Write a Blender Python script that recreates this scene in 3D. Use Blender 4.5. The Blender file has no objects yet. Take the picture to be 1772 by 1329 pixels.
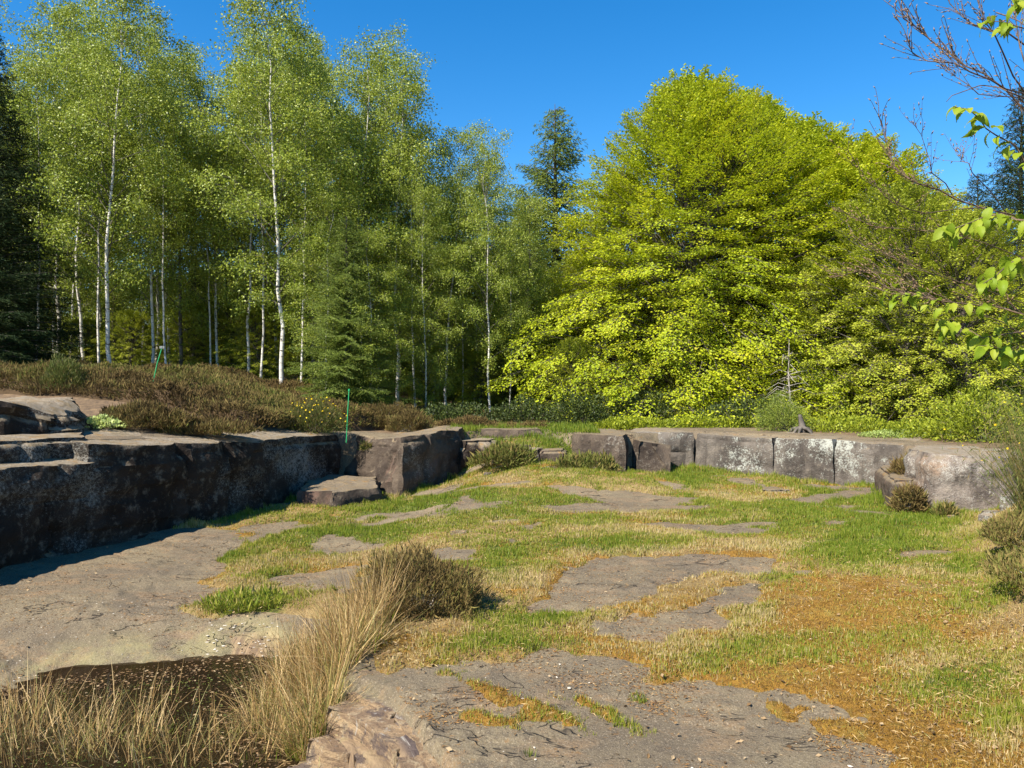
import bpy, math, random
import numpy as np
from mathutils import Vector, Matrix

scene = bpy.context.scene
COL = scene.collection
R = math.radians
# ------------------------------------------------------------------ camera, sky, sun, exposure
F, CX, HY, EYE = 1339.0, 886.0, 650.0, 1.6          # focal length in photo pixels, centre column, horizon row, eye height
cam_d = bpy.data.cameras.new('camera')
cam = bpy.data.objects.new('camera', cam_d); COL.objects.link(cam); scene.camera = cam
cam_d.sensor_width = 36.0; cam_d.lens = 36.0 * F / 1772.0
cam_d.clip_start = 0.05; cam_d.clip_end = 2000
cam.location = (0, 0, EYE)
cam.rotation_euler = (R(90) - math.atan((664.5 - HY) / F), 0, 0)

SUN_AZ = math.atan2(-0.67, -0.74)                    # horizontal direction TO the sun (from +X, counter-clockwise)
SUN_EL = R(46)
sun_dir = Vector((math.cos(SUN_EL) * math.cos(SUN_AZ), math.cos(SUN_EL) * math.sin(SUN_AZ), math.sin(SUN_EL)))
world = bpy.data.worlds.new('World'); scene.world = world; world.use_nodes = True
wn = world.node_tree.nodes; wl = world.node_tree.links
bg = wn['Background']
sky = wn.new('ShaderNodeTexSky'); sky.sky_type = 'NISHITA'; sky.sun_disc = False
sky.sun_elevation = SUN_EL
sky.sun_rotation = math.pi / 2 - SUN_AZ
sky.altitude = 400; sky.air_density = 1.0; sky.dust_density = 0.0; sky.ozone_density = 3.2
hs = wn.new('ShaderNodeHueSaturation'); hs.inputs['Saturation'].default_value = 1.38; hs.inputs['Value'].default_value = 1.20
wl.new(sky.outputs[0], hs.inputs['Color']); wl.new(hs.outputs[0], bg.inputs['Color'])
bg.inputs['Strength'].default_value = 0.078
sl = bpy.data.lights.new('sun', 'SUN'); sl.energy = 5.0; sl.angle = R(0.53); sl.color = (1.0, 0.94, 0.83)
so = bpy.data.objects.new('sun', sl); COL.objects.link(so)
so.rotation_euler = sun_dir.to_track_quat('Z', 'Y').to_euler()
scene.view_settings.view_transform = 'Standard'
scene.view_settings.look = 'None'
scene.view_settings.gamma = 1.0
scene.view_settings.use_curve_mapping = False
scene.view_settings.exposure = 1.2
scene.render.engine = 'CYCLES'
scene.cycles.max_bounces = 6; scene.cycles.transparent_max_bounces = 8
scene.cycles.diffuse_bounces = 3; scene.cycles.glossy_bounces = 2; scene.cycles.transmission_bounces = 3
scene.cycles.sample_clamp_indirect = 6

# ------------------------------------------------------------------ numpy noise
rng = np.random.default_rng(7)
_perm = np.random.default_rng(99).random(65536).astype(np.float64)
def _h(ix, iy, iz):
    h = (ix * 73856093) ^ (iy * 19349663) ^ (iz * 83492791)
    h = (h ^ (h >> 13)) * 1274126177
    return _perm[(h ^ (h >> 16)) & 65535]
def vnoise(x, y, z=0.0):
    x = np.asarray(x, float); y = np.asarray(y, float) + 0 * x; z = np.asarray(z, float) + 0 * x
    ix = np.floor(x).astype(np.int64); iy = np.floor(y).astype(np.int64); iz = np.floor(z).astype(np.int64)
    fx = x - ix; fy = y - iy; fz = z - iz
    fx = fx * fx * (3 - 2 * fx); fy = fy * fy * (3 - 2 * fy); fz = fz * fz * (3 - 2 * fz)
    def l(a, b, t): return a + (b - a) * t
    c = [[[_h(ix + i, iy + j, iz + k) for k in (0, 1)] for j in (0, 1)] for i in (0, 1)]
    r = l(l(l(c[0][0][0], c[1][0][0], fx), l(c[0][1][0], c[1][1][0], fx), fy),
          l(l(c[0][0][1], c[1][0][1], fx), l(c[0][1][1], c[1][1][1], fx), fy), fz)
    return r * 2 - 1
def fbm(x, y, z=0.0, oct=4, gain=.5):
    s = 0; a = 1; t = 0
    for o in range(oct):
        s = s + a * vnoise(x * 2 ** o + 17.3 * o, y * 2 ** o - 9.1 * o, z * 2 ** o + 5.7 * o); t += a; a *= gain
    return s / t
def sm(t):
    t = np.clip(t, 0, 1); return t * t * (3 - 2 * t)
def P(px, py, z=0.0):
    d = (EYE - z) * F / (py - HY); return ((px - CX) / F * d, d)
def W(px, d): return (px - CX) / F * d
def Zpix(py, d): return EYE - (py - HY) / F * d

def sdist(x, y, poly):
    """signed distance to a polygon, positive inside"""
    p = np.array(poly, float); q = np.roll(p, -1, 0)
    best = np.full(x.shape, 1e9); ins = np.zeros(x.shape, bool)
    for (ax, ay), (bx, by) in zip(p, q):
        ex, ey = bx - ax, by - ay
        t = np.clip(((x - ax) * ex + (y - ay) * ey) / (ex * ex + ey * ey + 1e-12), 0, 1)
        d = (x - ax - t * ex) ** 2 + (y - ay - t * ey) ** 2
        best = np.minimum(best, d)
        c = ((ay > y) != (by > y)) & (x < (bx - ax) * (y - ay) / (by - ay + 1e-12) + ax)
        ins ^= c
    return np.where(ins, 1, -1) * np.sqrt(best)

# ------------------------------------------------------------------ mesh helpers
def tag(o, label=None, cat=None, group=None, kind=None):
    if label: o['label'] = label
    if cat: o['category'] = cat
    if group: o['group'] = group
    if kind: o['kind'] = kind
    return o
def newmesh(name, v, f, mat=None, attrs=None, smooth=False):
    v = np.ascontiguousarray(v, dtype=np.float32).reshape(-1, 3)
    me = bpy.data.meshes.new(name)
    groups = f if isinstance(f, (list, tuple)) else [f]
    groups = [np.asarray(g, dtype=np.int32) for g in groups if len(g)]
    idx = np.concatenate([g.ravel() for g in groups])
    tot = np.concatenate([np.full(len(g), g.shape[1], np.int32) for g in groups])
    st = np.concatenate([[0], np.cumsum(tot)[:-1]]).astype(np.int32)
    me.vertices.add(len(v)); me.vertices.foreach_set('co', v.ravel())
    me.loops.add(len(idx)); me.loops.foreach_set('vertex_index', idx)
    me.polygons.add(len(tot)); me.polygons.foreach_set('loop_start', st)
    me.update(calc_edges=True)
    me.polygons.foreach_set('use_smooth', np.full(len(tot), smooth, bool))
    for k, a in (attrs or {}).items():
        at = me.attributes.new(k, 'FLOAT', 'POINT'); at.data.foreach_set('value', np.ascontiguousarray(a, dtype=np.float32).ravel())
    if mat: me.materials.append(mat)
    return me
def link(name, me, parent=None, loc=None):
    o = bpy.data.objects.new(name, me); COL.objects.link(o)
    if parent: o.parent = parent
    if loc is not None: o.location = loc
    return o
def empty(name, loc, rz=0.0):
    o = bpy.data.objects.new(name, None); COL.objects.link(o); o.location = loc; o.rotation_euler = (0, 0, rz)
    o.empty_display_size = .2
    return o
def copy_tree(src, loc, rz, sc, label=None, group=None, tilt=(0, 0)):
    c = src.copy(); COL.objects.link(c); c.location = loc; c.rotation_euler = (tilt[0], tilt[1], rz); c.scale = sc
    for ch in src.children:
        k = ch.copy(); COL.objects.link(k); k.parent = c
    if label: c['label'] = label
    if group: c['group'] = group
    elif 'group' in c: del c['group']
    return c

def tubes(lines, sides=5):
    """lines: list of (pts kx3, radii k) -> verts, quad faces"""
    V = []; Fq = []; off = 0
    ang = np.arange(sides) * 2 * math.pi / sides
    ca, sa = np.cos(ang), np.sin(ang)
    for pts, rad in lines:
        pts = np.asarray(pts, float); k = len(pts); rad = np.asarray(rad, float)
        d = pts[-1] - pts[0]; d /= (np.linalg.norm(d) + 1e-9)
        a = np.array([0, 0, 1.]) if abs(d[2]) < .8 else np.array([1., 0, 0])
        u = np.cross(d, a); u /= np.linalg.norm(u); w = np.cross(d, u)
        ring = ca[:, None] * u + sa[:, None] * w
        V.append((pts[:, None, :] + rad[:, None, None] * ring[None]).reshape(-1, 3))
        i = np.arange(k - 1)[:, None] * sides; j = np.arange(sides)[None]; j2 = (j + 1) % sides
        Fq.append((np.stack([i + j, i + j2, i + sides + j2, i + sides + j], -1).reshape(-1, 4)) + off)
        off += k * sides
    return np.concatenate(V), np.concatenate(Fq)

def unit(a): return a / (np.linalg.norm(a, axis=-1, keepdims=True) + 1e-9)
def leaf_quads(c, axis, nrm, L, wr=.62):
    """c centre N3, axis = length direction, nrm = approximate face normal"""
    axis = unit(axis); side = unit(np.cross(axis, nrm)); L = np.asarray(L)[:, None]
    n2 = np.cross(side, axis)
    v = np.stack([c - axis * L * .5, c + side * L * wr * .5 + n2 * L * .08, c + axis * L * .5, c - side * L * wr * .5 + n2 * L * .08], 1)
    n = len(c); f = np.arange(n * 4).reshape(n, 4)
    return v.reshape(-1, 3), f
def rdir(r, n):
    return unit(r.normal(size=(n, 3)))
def blades(base, az, L, lean, curve, w, seg=3, r=None):
    """tapered bent blades. base N3, az azimuth, lean start angle from vertical, curve extra bend. returns verts, quads"""
    n = len(base); r = r or rng
    t = np.linspace(0, 1, seg + 1)
    ang = lean[:, None] + curve[:, None] * t[None]
    dl = (L / seg)[:, None]
    hx = np.concatenate([np.zeros((n, 1)), np.cumsum(np.sin(ang[:, :-1]) * dl, 1)], 1)
    hz = np.concatenate([np.zeros((n, 1)), np.cumsum(np.cos(ang[:, :-1]) * dl, 1)], 1)
    c = np.stack([base[:, 0, None] + hx * np.cos(az)[:, None], base[:, 1, None] + hx * np.sin(az)[:, None], base[:, 2, None] + hz], -1)
    sa = r.random(n) * math.pi * 2
    side = np.stack([np.cos(sa), np.sin(sa), 0 * sa], -1)[:, None, :]
    ww = (w[:, None] * (1 - t[None] ** 1.5 * .92))[..., None] * .5
    v = np.stack([c - side * ww, c + side * ww], 2).reshape(n, -1, 3)     # (seg+1)*2 verts
    m = (seg + 1) * 2
    q = np.array([[2 * k, 2 * k + 1, 2 * k + 3, 2 * k + 2] for k in range(seg)])
    f = (np.arange(n)[:, None, None] * m + q[None]).reshape(-1, 4)
    return v.reshape(-1, 3), f, m

# ------------------------------------------------------------------ materials
class NT:
    def __init__(s, name):
        s.m = bpy.data.materials.new(name); s.m.use_nodes = True
        s.n = s.m.node_tree.nodes; s.l = s.m.node_tree.links
        s.p = s.n['Principled BSDF']; s.out = s.n['Material Output']
    def node(s, t, **kw):
        x = s.n.new(t)
        for k, v in kw.items(): setattr(x, k, v)
        return x
    def attr(s, name):
        return s.node('ShaderNodeAttribute', attribute_name=name).outputs['Fac']
    def pos(s, scale=(1, 1, 1)):
        g = s.node('ShaderNodeNewGeometry'); m = s.node('ShaderNodeMapping'); m.inputs['Scale'].default_value = scale
        s.l.new(g.outputs['Position'], m.inputs['Vector']); return m.outputs[0]
    def obj(s, scale=(1, 1, 1)):
        g = s.node('ShaderNodeTexCoord'); m = s.node('ShaderNodeMapping'); m.inputs['Scale'].default_value = scale
        s.l.new(g.outputs['Object'], m.inputs['Vector']); return m.outputs[0]
    def noise(s, vec, sc, det=5, rough=.6, dist=0):
        x = s.node('ShaderNodeTexNoise'); x.inputs['Scale'].default_value = sc; x.inputs['Detail'].default_value = det
        x.inputs['Roughness'].default_value = rough; x.inputs['Distortion'].default_value = dist
        s.l.new(vec, x.inputs['Vector']); return x.outputs['Fac']
    def vor(s, vec, sc, feat='F1', out='Distance'):
        x = s.node('ShaderNodeTexVoronoi', feature=feat); x.inputs['Scale'].default_value = sc
        s.l.new(vec, x.inputs['Vector']); return x.outputs[out]
    def ramp(s, fac, stops):
        x = s.node('ShaderNodeValToRGB'); e = x.color_ramp.elements
        while len(e) > 1: e.remove(e[-1])
        e[0].position = stops[0][0]; e[0].color = col(stops[0][1])
        for p, c in stops[1:]:
            k = e.new(p); k.color = col(c)
        s.l.new(fac, x.inputs[0]); return x.outputs[0]
    def mix(s, fac, a, b):
        x = s.node('ShaderNodeMix', data_type='RGBA')
        s.put(fac, x.inputs[0]); s.put(a, x.inputs[6], True); s.put(b, x.inputs[7], True)
        return x.outputs[2]
    def put(s, v, sock, c=False):
        if isinstance(v, (int, float)) and not c: sock.default_value = v
        elif isinstance(v, (tuple, list)) or (c and isinstance(v, (int, float))): sock.default_value = col(v)
        else: s.l.new(v, sock)
    def math(s, op, a, b=0.0, clamp=False):
        x = s.node('ShaderNodeMath', operation=op, use_clamp=clamp); s.put(a, x.inputs[0]); s.put(b, x.inputs[1]); return x.outputs[0]
    def step(s, fac, lo, hi):
        x = s.node('ShaderNodeMapRange', interpolation_type='SMOOTHSTEP'); s.l.new(fac, x.inputs[0])
        x.inputs[1].default_value = lo; x.inputs[2].default_value = hi; return x.outputs[0]
    def bump(s, h, strength=.5, dist=.02):
        x = s.node('ShaderNodeBump'); x.inputs['Strength'].default_value = strength; x.inputs['Distance'].default_value = dist
        s.l.new(h, x.inputs['Height']); s.l.new(x.outputs[0], s.p.inputs['Normal'])
    def nz(s):
        g = s.node('ShaderNodeNewGeometry'); x = s.node('ShaderNodeSeparateXYZ'); s.l.new(g.outputs['Normal'], x.inputs[0]); return x.outputs[2]
    def z(s):
        g = s.node('ShaderNodeNewGeometry'); x = s.node('ShaderNodeSeparateXYZ'); s.l.new(g.outputs['Position'], x.inputs[0]); return x.outputs[2]
    def base(s, c, rough=.9, spec=.25):
        s.put(c, s.p.inputs['Base Color'], True); s.p.inputs['Roughness'].default_value = rough
        s.p.inputs['Specular IOR Level'].default_value = spec
        return s.m
def col(c):
    if isinstance(c, (int, float)): return (c, c, c, 1)
    return tuple(c) if len(c) == 4 else tuple(c) + (1,)

def leaf_mat(name, stops, trans=.4, rough=.45, spec=.35, tw=None):
    t = NT(name); c = t.ramp(t.attr('rnd'), stops)
    t.base(c, rough, spec)
    tr = t.node('ShaderNodeBsdfTranslucent')
    if tw:
        mm = t.node('ShaderNodeMix', data_type='RGBA', blend_type='MULTIPLY'); mm.inputs[0].default_value = 1
        t.l.new(c, mm.inputs[6]); mm.inputs[7].default_value = col(tw); t.l.new(mm.outputs[2], tr.inputs[0])
    else: t.l.new(c, tr.inputs[0])
    mx = t.node('ShaderNodeMixShader'); mx.inputs[0].default_value = trans
    t.l.new(t.p.outputs[0], mx.inputs[1]); t.l.new(tr.outputs[0], mx.inputs[2]); t.l.new(mx.outputs[0], t.out.inputs[0])
    return t.m

def rock_common(t, side, sidedark, top, lichen, lich_amt, lich_sc, streak=False, warm=None, topmix=(.55, .85)):
    v = t.pos(); n1 = t.noise(v, 1.7, 8, .65); n2 = t.noise(v, 9, 8, .7); n3 = t.noise(v, 45, 6, .7)
    c = t.mix(t.step(n1, .35, .65), side, sidedark)
    c = t.mix(t.math('MULTIPLY', t.step(n2, .5, .72), .6), c, top)
    if warm:
        c = t.mix(t.math('MULTIPLY', t.step(t.noise(t.pos((1, 1, .6)), 1.3, 5, .6), .56, .68), .8), c, warm)
    if streak:
        sv = t.noise(t.pos((1, 1, .12)), 7, 6, .65)
        c = t.mix(t.math('MULTIPLY', t.step(sv, .5, .62), .7), c, sidedark)
    ln = t.noise(v, lich_sc, 8, .75); lp = t.noise(v, 1.15, 3, .5)
    fine = t.noise(v, lich_sc * 6, 5, .7)
    lf = t.step(t.math('ADD', t.math('ADD', ln, t.math('MULTIPLY', t.math('SUBTRACT', lp, .5), 1.1)), t.math('MULTIPLY', t.math('SUBTRACT', fine, .5), .9)), lich_amt - .03, lich_amt + .16)
    c = t.mix(t.math('MULTIPLY', lf, .85), c, lichen)
    spk = t.step(t.noise(v, 38, 4, .6), .6, .68)
    c = t.mix(t.math('MULTIPLY', spk, .5), c, sidedark)
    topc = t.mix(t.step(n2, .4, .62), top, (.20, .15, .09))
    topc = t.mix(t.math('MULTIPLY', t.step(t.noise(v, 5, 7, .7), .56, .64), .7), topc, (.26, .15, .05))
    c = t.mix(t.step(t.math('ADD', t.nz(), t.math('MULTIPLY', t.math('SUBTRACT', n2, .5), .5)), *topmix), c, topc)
    t.bump(t.math('ADD', t.math('ADD', t.math('MULTIPLY', n1, 2.0), n2), t.math('MULTIPLY', n3, .45)), .9, .035)
    return t.base(c, .93, .15)
M = {}
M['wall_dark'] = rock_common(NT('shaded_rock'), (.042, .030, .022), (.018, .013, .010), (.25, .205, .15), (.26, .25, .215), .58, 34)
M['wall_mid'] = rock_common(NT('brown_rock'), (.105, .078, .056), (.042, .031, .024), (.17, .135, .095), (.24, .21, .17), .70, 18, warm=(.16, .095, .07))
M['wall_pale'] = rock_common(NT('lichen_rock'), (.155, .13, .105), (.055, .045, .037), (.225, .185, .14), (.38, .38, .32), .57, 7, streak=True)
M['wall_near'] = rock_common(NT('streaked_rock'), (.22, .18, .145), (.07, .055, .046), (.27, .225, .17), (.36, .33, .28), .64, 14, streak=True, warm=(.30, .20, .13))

# ground rock: attributes tan (fresh broken sandstone), veg (brown soil of the heath)
t = NT('bedrock'); v = t.pos()
n1 = t.noise(v, 1.1, 8, .62); n2 = t.noise(v, 7, 9, .72); n3 = t.noise(v, 60, 8, .75)
c = t.mix(t.step(n1, .38, .62), (.132, .102, .066), (.188, .147, .088))
c = t.mix(t.math('MULTIPLY', t.step(n2, .48, .66), .55), c, (.082, .064, .046))
c = t.mix(t.math('MULTIPLY', t.step(t.noise(t.pos((1, 1.6, 1)), 2.6, 9, .7), .5, .62), .7), c, (.21, .14, .078))
c = t.mix(t.math('MULTIPLY', t.step(n3, .49, .60), .62), c, (.07, .052, .038))
c = t.mix(t.math('MULTIPLY', t.step(t.noise(v, 130, 5, .7), .55, .63), .6), c, (.38, .31, .22))
c = t.mix(t.math('MULTIPLY', t.step(t.noise(v, 16, 8, .8), .57, .64), .6), c, (.24, .125, .04))
cn = t.noise(t.pos((.8, 1.5, 1)), 1.3, 4, .6, 1.2)
crk = t.math('ABSOLUTE', t.math('SUBTRACT', cn, .52)); gate = t.step(t.noise(v, 1.9, 3, .5), .44, .54)
crk = t.math('ADD', crk, t.math('SUBTRACT', .02, t.math('MULTIPLY', gate, .02)))
c = t.mix(t.math('MULTIPLY', t.math('SUBTRACT', 1.0, t.step(crk, .0, .011)), .8), c, (.035, .027, .02))
tan = t.attr('tan')
edge = t.attr('edge'); cb_ = t.node('ShaderNodeCombineXYZ'); sp_ = t.node('ShaderNodeSeparateXYZ'); t.l.new(t.pos((1.3, 1.3, 3)), sp_.inputs[0])
t.l.new(t.math('MULTIPLY', edge, 16.0), cb_.inputs[0]); t.l.new(sp_.outputs[0], cb_.inputs[1]); t.l.new(sp_.outputs[1], cb_.inputs[2])
strat = t.noise(cb_.outputs[0], 1.0, 7, .7, .6); strat2 = t.noise(cb_.outputs[0], 2.6, 6, .7, .3)
tc = t.mix(t.step(strat, .42, .58), (.27, .185, .105), (.15, .10, .062))
tc = t.mix(t.math('MULTIPLY', t.step(strat2, .58, .63), .9), tc, (.05, .035, .028))
tc = t.mix(t.step(edge, -.16, -.07), tc, t.mix(t.step(strat2, .56, .66), (.085, .062, .056), (.36, .32, .27)))
tc = t.mix(t.math('MULTIPLY', t.step(n2, .55, .7), .8), tc, (.34, .25, .15))
tc = t.mix(t.math('MULTIPLY', t.step(t.noise(v, 24, 7, .75), .56, .64), .6), tc, (.15, .11, .09))
c = t.mix(t.math('MULTIPLY', tan, t.step(t.math('ADD', n2, tan), .9, 1.2)), c, tc)
alg = t.attr('algae')
c = t.mix(t.math('MULTIPLY', alg, t.step(t.noise(v, 3.5, 7, .7), .38, .62)), c, (.33, .29, .13))
soil = t.mix(t.step(t.noise(v, 12, 7, .75), .4, .62), (.19, .125, .07), (.09, .062, .04))
soil = t.mix(t.math('MULTIPLY', t.step(n2, .55, .68), .8), soil, (.30, .20, .10))
c = t.mix(t.attr('veg'), c, soil)
wet = t.attr('wet')
c = t.mix(wet, c, t.mix(t.step(n3, .42, .6), (.035, .022, .013), (.10, .06, .03)))
t.bump(t.math('ADD', t.math('ADD', n2, t.math('MULTIPLY', n3, .35)), t.math('MULTIPLY', t.step(crk, .0, .008), .5)), 1.0, .022)
M['bedrock'] = t.base(c, .9, .2)

# turf: attributes orange, green
t = NT('mossy_turf'); v = t.pos()
n1 = t.noise(v, 5, 8, .7); n2 = t.noise(v, 30, 8, .75); n3 = t.noise(v, 110, 5, .7)
c = t.mix(t.step(n1, .38, .62), (.25, .165, .062), (.36, .25, .11))
c = t.mix(t.math('MULTIPLY', t.step(n2, .5, .64), .7), c, (.13, .085, .045))
oc = t.mix(t.step(n2, .40, .62), (.33, .175, .032), (.17, .09, .022))
oc = t.mix(t.math('MULTIPLY', t.step(n1, .5, .66), .7), oc, (.29, .22, .05))
c = t.mix(t.step(t.math('ADD', t.attr('orange'), t.math('MULTIPLY', t.math('SUBTRACT', n1, .5), .8)), .35, .6), c, oc)
gc = t.mix(t.step(n2, .4, .62), (.13, .16, .025), (.065, .07, .018))
c = t.mix(t.step(t.math('ADD', t.attr('green'), t.math('MULTIPLY', t.math('SUBTRACT', n1, .5), .8)), .4, .75), c, gc)
c = t.mix(t.math('MULTIPLY', t.step(n3, .56, .68), .6), c, (.48, .36, .20))
t.bump(t.math('ADD', t.math('ADD', n1, n2), t.math('MULTIPLY', n3, .5)), 1.0, .03)
M['turf'] = t.base(c, .95, .1)

M['beech_leaf'] = leaf_mat('beech_leaf', [(0, (.16, .22, .011)), (.45, (.38, .44, .014)), (.85, (.54, .55, .022)), (1, (.50, .42, .04))], .42, .5, .25)
M['birch_leaf'] = leaf_mat('birch_leaf', [(0, (.10, .15, .015)), (.5, (.26, .315, .033)), (1, (.46, .49, .08))], .38, .42, .4)
M['olive_leaf'] = leaf_mat('olive_leaf', [(0, (.14, .18, .014)), (.5, (.33, .37, .026)), (.9, (.48, .49, .05)), (1, (.42, .34, .09))], .4, .5, .25)
M['spruce_needle'] = leaf_mat('spruce_needle', [(0, (.012, .022, .008)), (.7, (.03, .05, .016)), (1, (.06, .075, .02))], .1, .7, .08)
M['larch_needle'] = leaf_mat('larch_needle', [(0, (.07, .10, .016)), (.6, (.16, .21, .03)), (1, (.27, .31, .05))], .3, .55, .25)
M['heather'] = leaf_mat('heather_sprig', [(0, (.05, .032, .013)), (.4, (.14, .092, .036)), (.75, (.20, .155, .05)), (1, (.13, .145, .03))], .15, .8, .1)
M['broom'] = leaf_mat('broom_stem', [(0, (.05, .075, .014)), (.6, (.12, .14, .03)), (1, (.22, .16, .06))], .2, .6, .2)
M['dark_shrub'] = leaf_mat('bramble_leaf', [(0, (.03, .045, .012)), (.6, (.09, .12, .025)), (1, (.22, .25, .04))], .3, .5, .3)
M['pale_leaf'] = leaf_mat('pale_leaf', [(0, (.25, .32, .07)), (1, (.50, .55, .20))], .3, .45, .3)
M['grass'] = leaf_mat('grass_blade', [(0, (.10, .16, .014)), (.35, (.19, .235, .022)), (.6, (.29, .28, .040)), (.8, (.42, .32, .12)), (1, (.54, .42, .22))], .35, .5, .25)
M['moss'] = leaf_mat('moss_sprig', [(0, (.15, .08, .018)), (.4, (.32, .175, .032)), (.7, (.40, .27, .055)), (1, (.24, .28, .05))], .3, .8, .1)
M['straw'] = leaf_mat('dry_straw', [(0, (.16, .085, .03)), (.5, (.42, .27, .10)), (.85, (.62, .45, .22)), (1, (.20, .21, .04))], .25, .55, .3)
M['litter'] = leaf_mat('dead_leaf', [(0, (.07, .04, .02)), (.5, (.22, .13, .055)), (1, (.42, .31, .18))], .2, .7, .2)
M['crumbs'] = leaf_mat('rusty_crumb', [(0, (.06, .035, .02)), (.5, (.26, .13, .045)), (.85, (.40, .23, .08)), (1, (.50, .38, .22))], .15, .8, .1)
M['flower'] = leaf_mat('yellow_petal', [(0, (.75, .50, .01)), (1, (.85, .62, .03))], .3, .6, .2)
M['leaf_fg'] = leaf_mat('young_beech_leaf', [(0, (.15, .22, .012)), (.5, (.22, .31, .015)), (1, (.32, .36, .03))], .45, .55, .25)

def bark(name, a, b, sc, dark_amt=.55, darkc=(.03, .025, .02), bz=1.0):
    t = NT(name); v = t.obj((1, 1, bz))
    n = t.noise(v, sc, 6, .65); k = t.noise(t.obj((1, 1, bz * 3.5)), sc * .8, 5, .7)
    c = t.mix(t.step(n, .38, .62), a, b)
    c = t.mix(t.step(k, dark_amt, dark_amt + .06), c, darkc)
    t.bump(t.math('ADD', n, k), .6, .01)
    return t.base(c, .75, .2)
M['birch_bark'] = bark('birch_bark', (.66, .62, .55), (.46, .42, .36), 6, .56, (.035, .03, .026), 1.0)
M['grey_bark'] = bark('grey_bark', (.13, .11, .09), (.065, .055, .045), 8, .6)
M['twig_bark'] = bark('twig_bark', (.16, .105, .07), (.09, .06, .042), 30, .7)
M['pale_twig'] = bark('dead_twig_bark', (.36, .32, .27), (.22, .19, .16), 20, .65)
M['bud'] = NT('bud_scale').base((.19, .115, .055), .5, .4)
M['stake'] = NT('green_plastic').base((.02, .30, .10), .45, .5)
M['grey_plate'] = NT('grey_plastic').base((.16, .17, .16), .5, .5)
t = NT('pebble'); M['pebble'] = t.base(t.mix(t.noise(t.pos(), 20), (.6, .55, .46), (.35, .28, .2)), .85, .2)
t = NT('pool_water')
t.base((.02, .014, .008), .04, .5); t.p.inputs['IOR'].default_value = 1.33
trn = t.node('ShaderNodeBsdfTransparent'); trn.inputs[0].default_value = (.55, .42, .26, 1)
mx = t.node('ShaderNodeMixShader'); mx.inputs[0].default_value = .65
t.bump(t.noise(t.pos(), 6, 2, .5), .08, .01)
t.l.new(t.p.outputs[0], mx.inputs[2]); t.l.new(trn.outputs[0], mx.inputs[1]); t.l.new(mx.outputs[0], t.out.inputs[0])
M['water'] = t.m

# ------------------------------------------------------------------ terrain functions
def zplateau(x, y):
    z = .62 + .35 * sm((-x - 2) / 3.5) + .47 * sm((-x - 2.6) / 5.2) * sm((y - 8.3) / 5.5)
    z = z + .015 * np.clip(y - 18, 0, 30) * sm((-x) / 6)
    return z + .05 * fbm(x * .5, y * .5, oct=3) * sm((y - 9) / 4) - .0 * x
# front line of the quarry walls (foot), left to right
LW = [(-5.6, 3.0), (-5.1, 5.4), (-4.68, 7.0), (-4.28, 8.1), (-3.85, 8.9), (-3.38, 10.0), (-3.1, 11.2), (-2.75, 12.3)]
DW = [(-2.46, 12.1), (-1.68, 11.45), (-.62, 13.0)]
GW = [(1.02, 12.9), (1.83, 12.65), (3.1, 13.2), (4.1, 12.2), (4.8, 11.6), (5.3, 11.2)]
NW = [(4.86, 9.35), (5.0, 9.05), (5.7, 8.75), (6.5, 8.7)]
INNER = LW + [(-2.6, 12.25)] + DW + [(-.2, 13.4), (.6, 13.3)] + GW + [(4.95, 10.4)] + NW + [(9, 8.6), (9, 0), (-8, 0)]
POOL = [P(-300, 1235, -.33), P(0, 1200, -.33), P(130, 1172, -.33), P(300, 1155, -.33), P(400, 1142, -.33), P(478, 1150, -.33), P(492, 1190, -.33), P(480, 1300, -.33), P(420, 1420, -.33), P(300, 1700, -.33), P(-900, 1700, -.33)]
EDGE = [P(575, 1160), P(640, 1182), P(690, 1205), P(735, 1255), P(790, 1335), P(880, 1500), P(1000, 1800), P(3000, 1800), P(3000, 1000), P(700, 1000)]   # plateau of the right foreground slab
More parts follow.
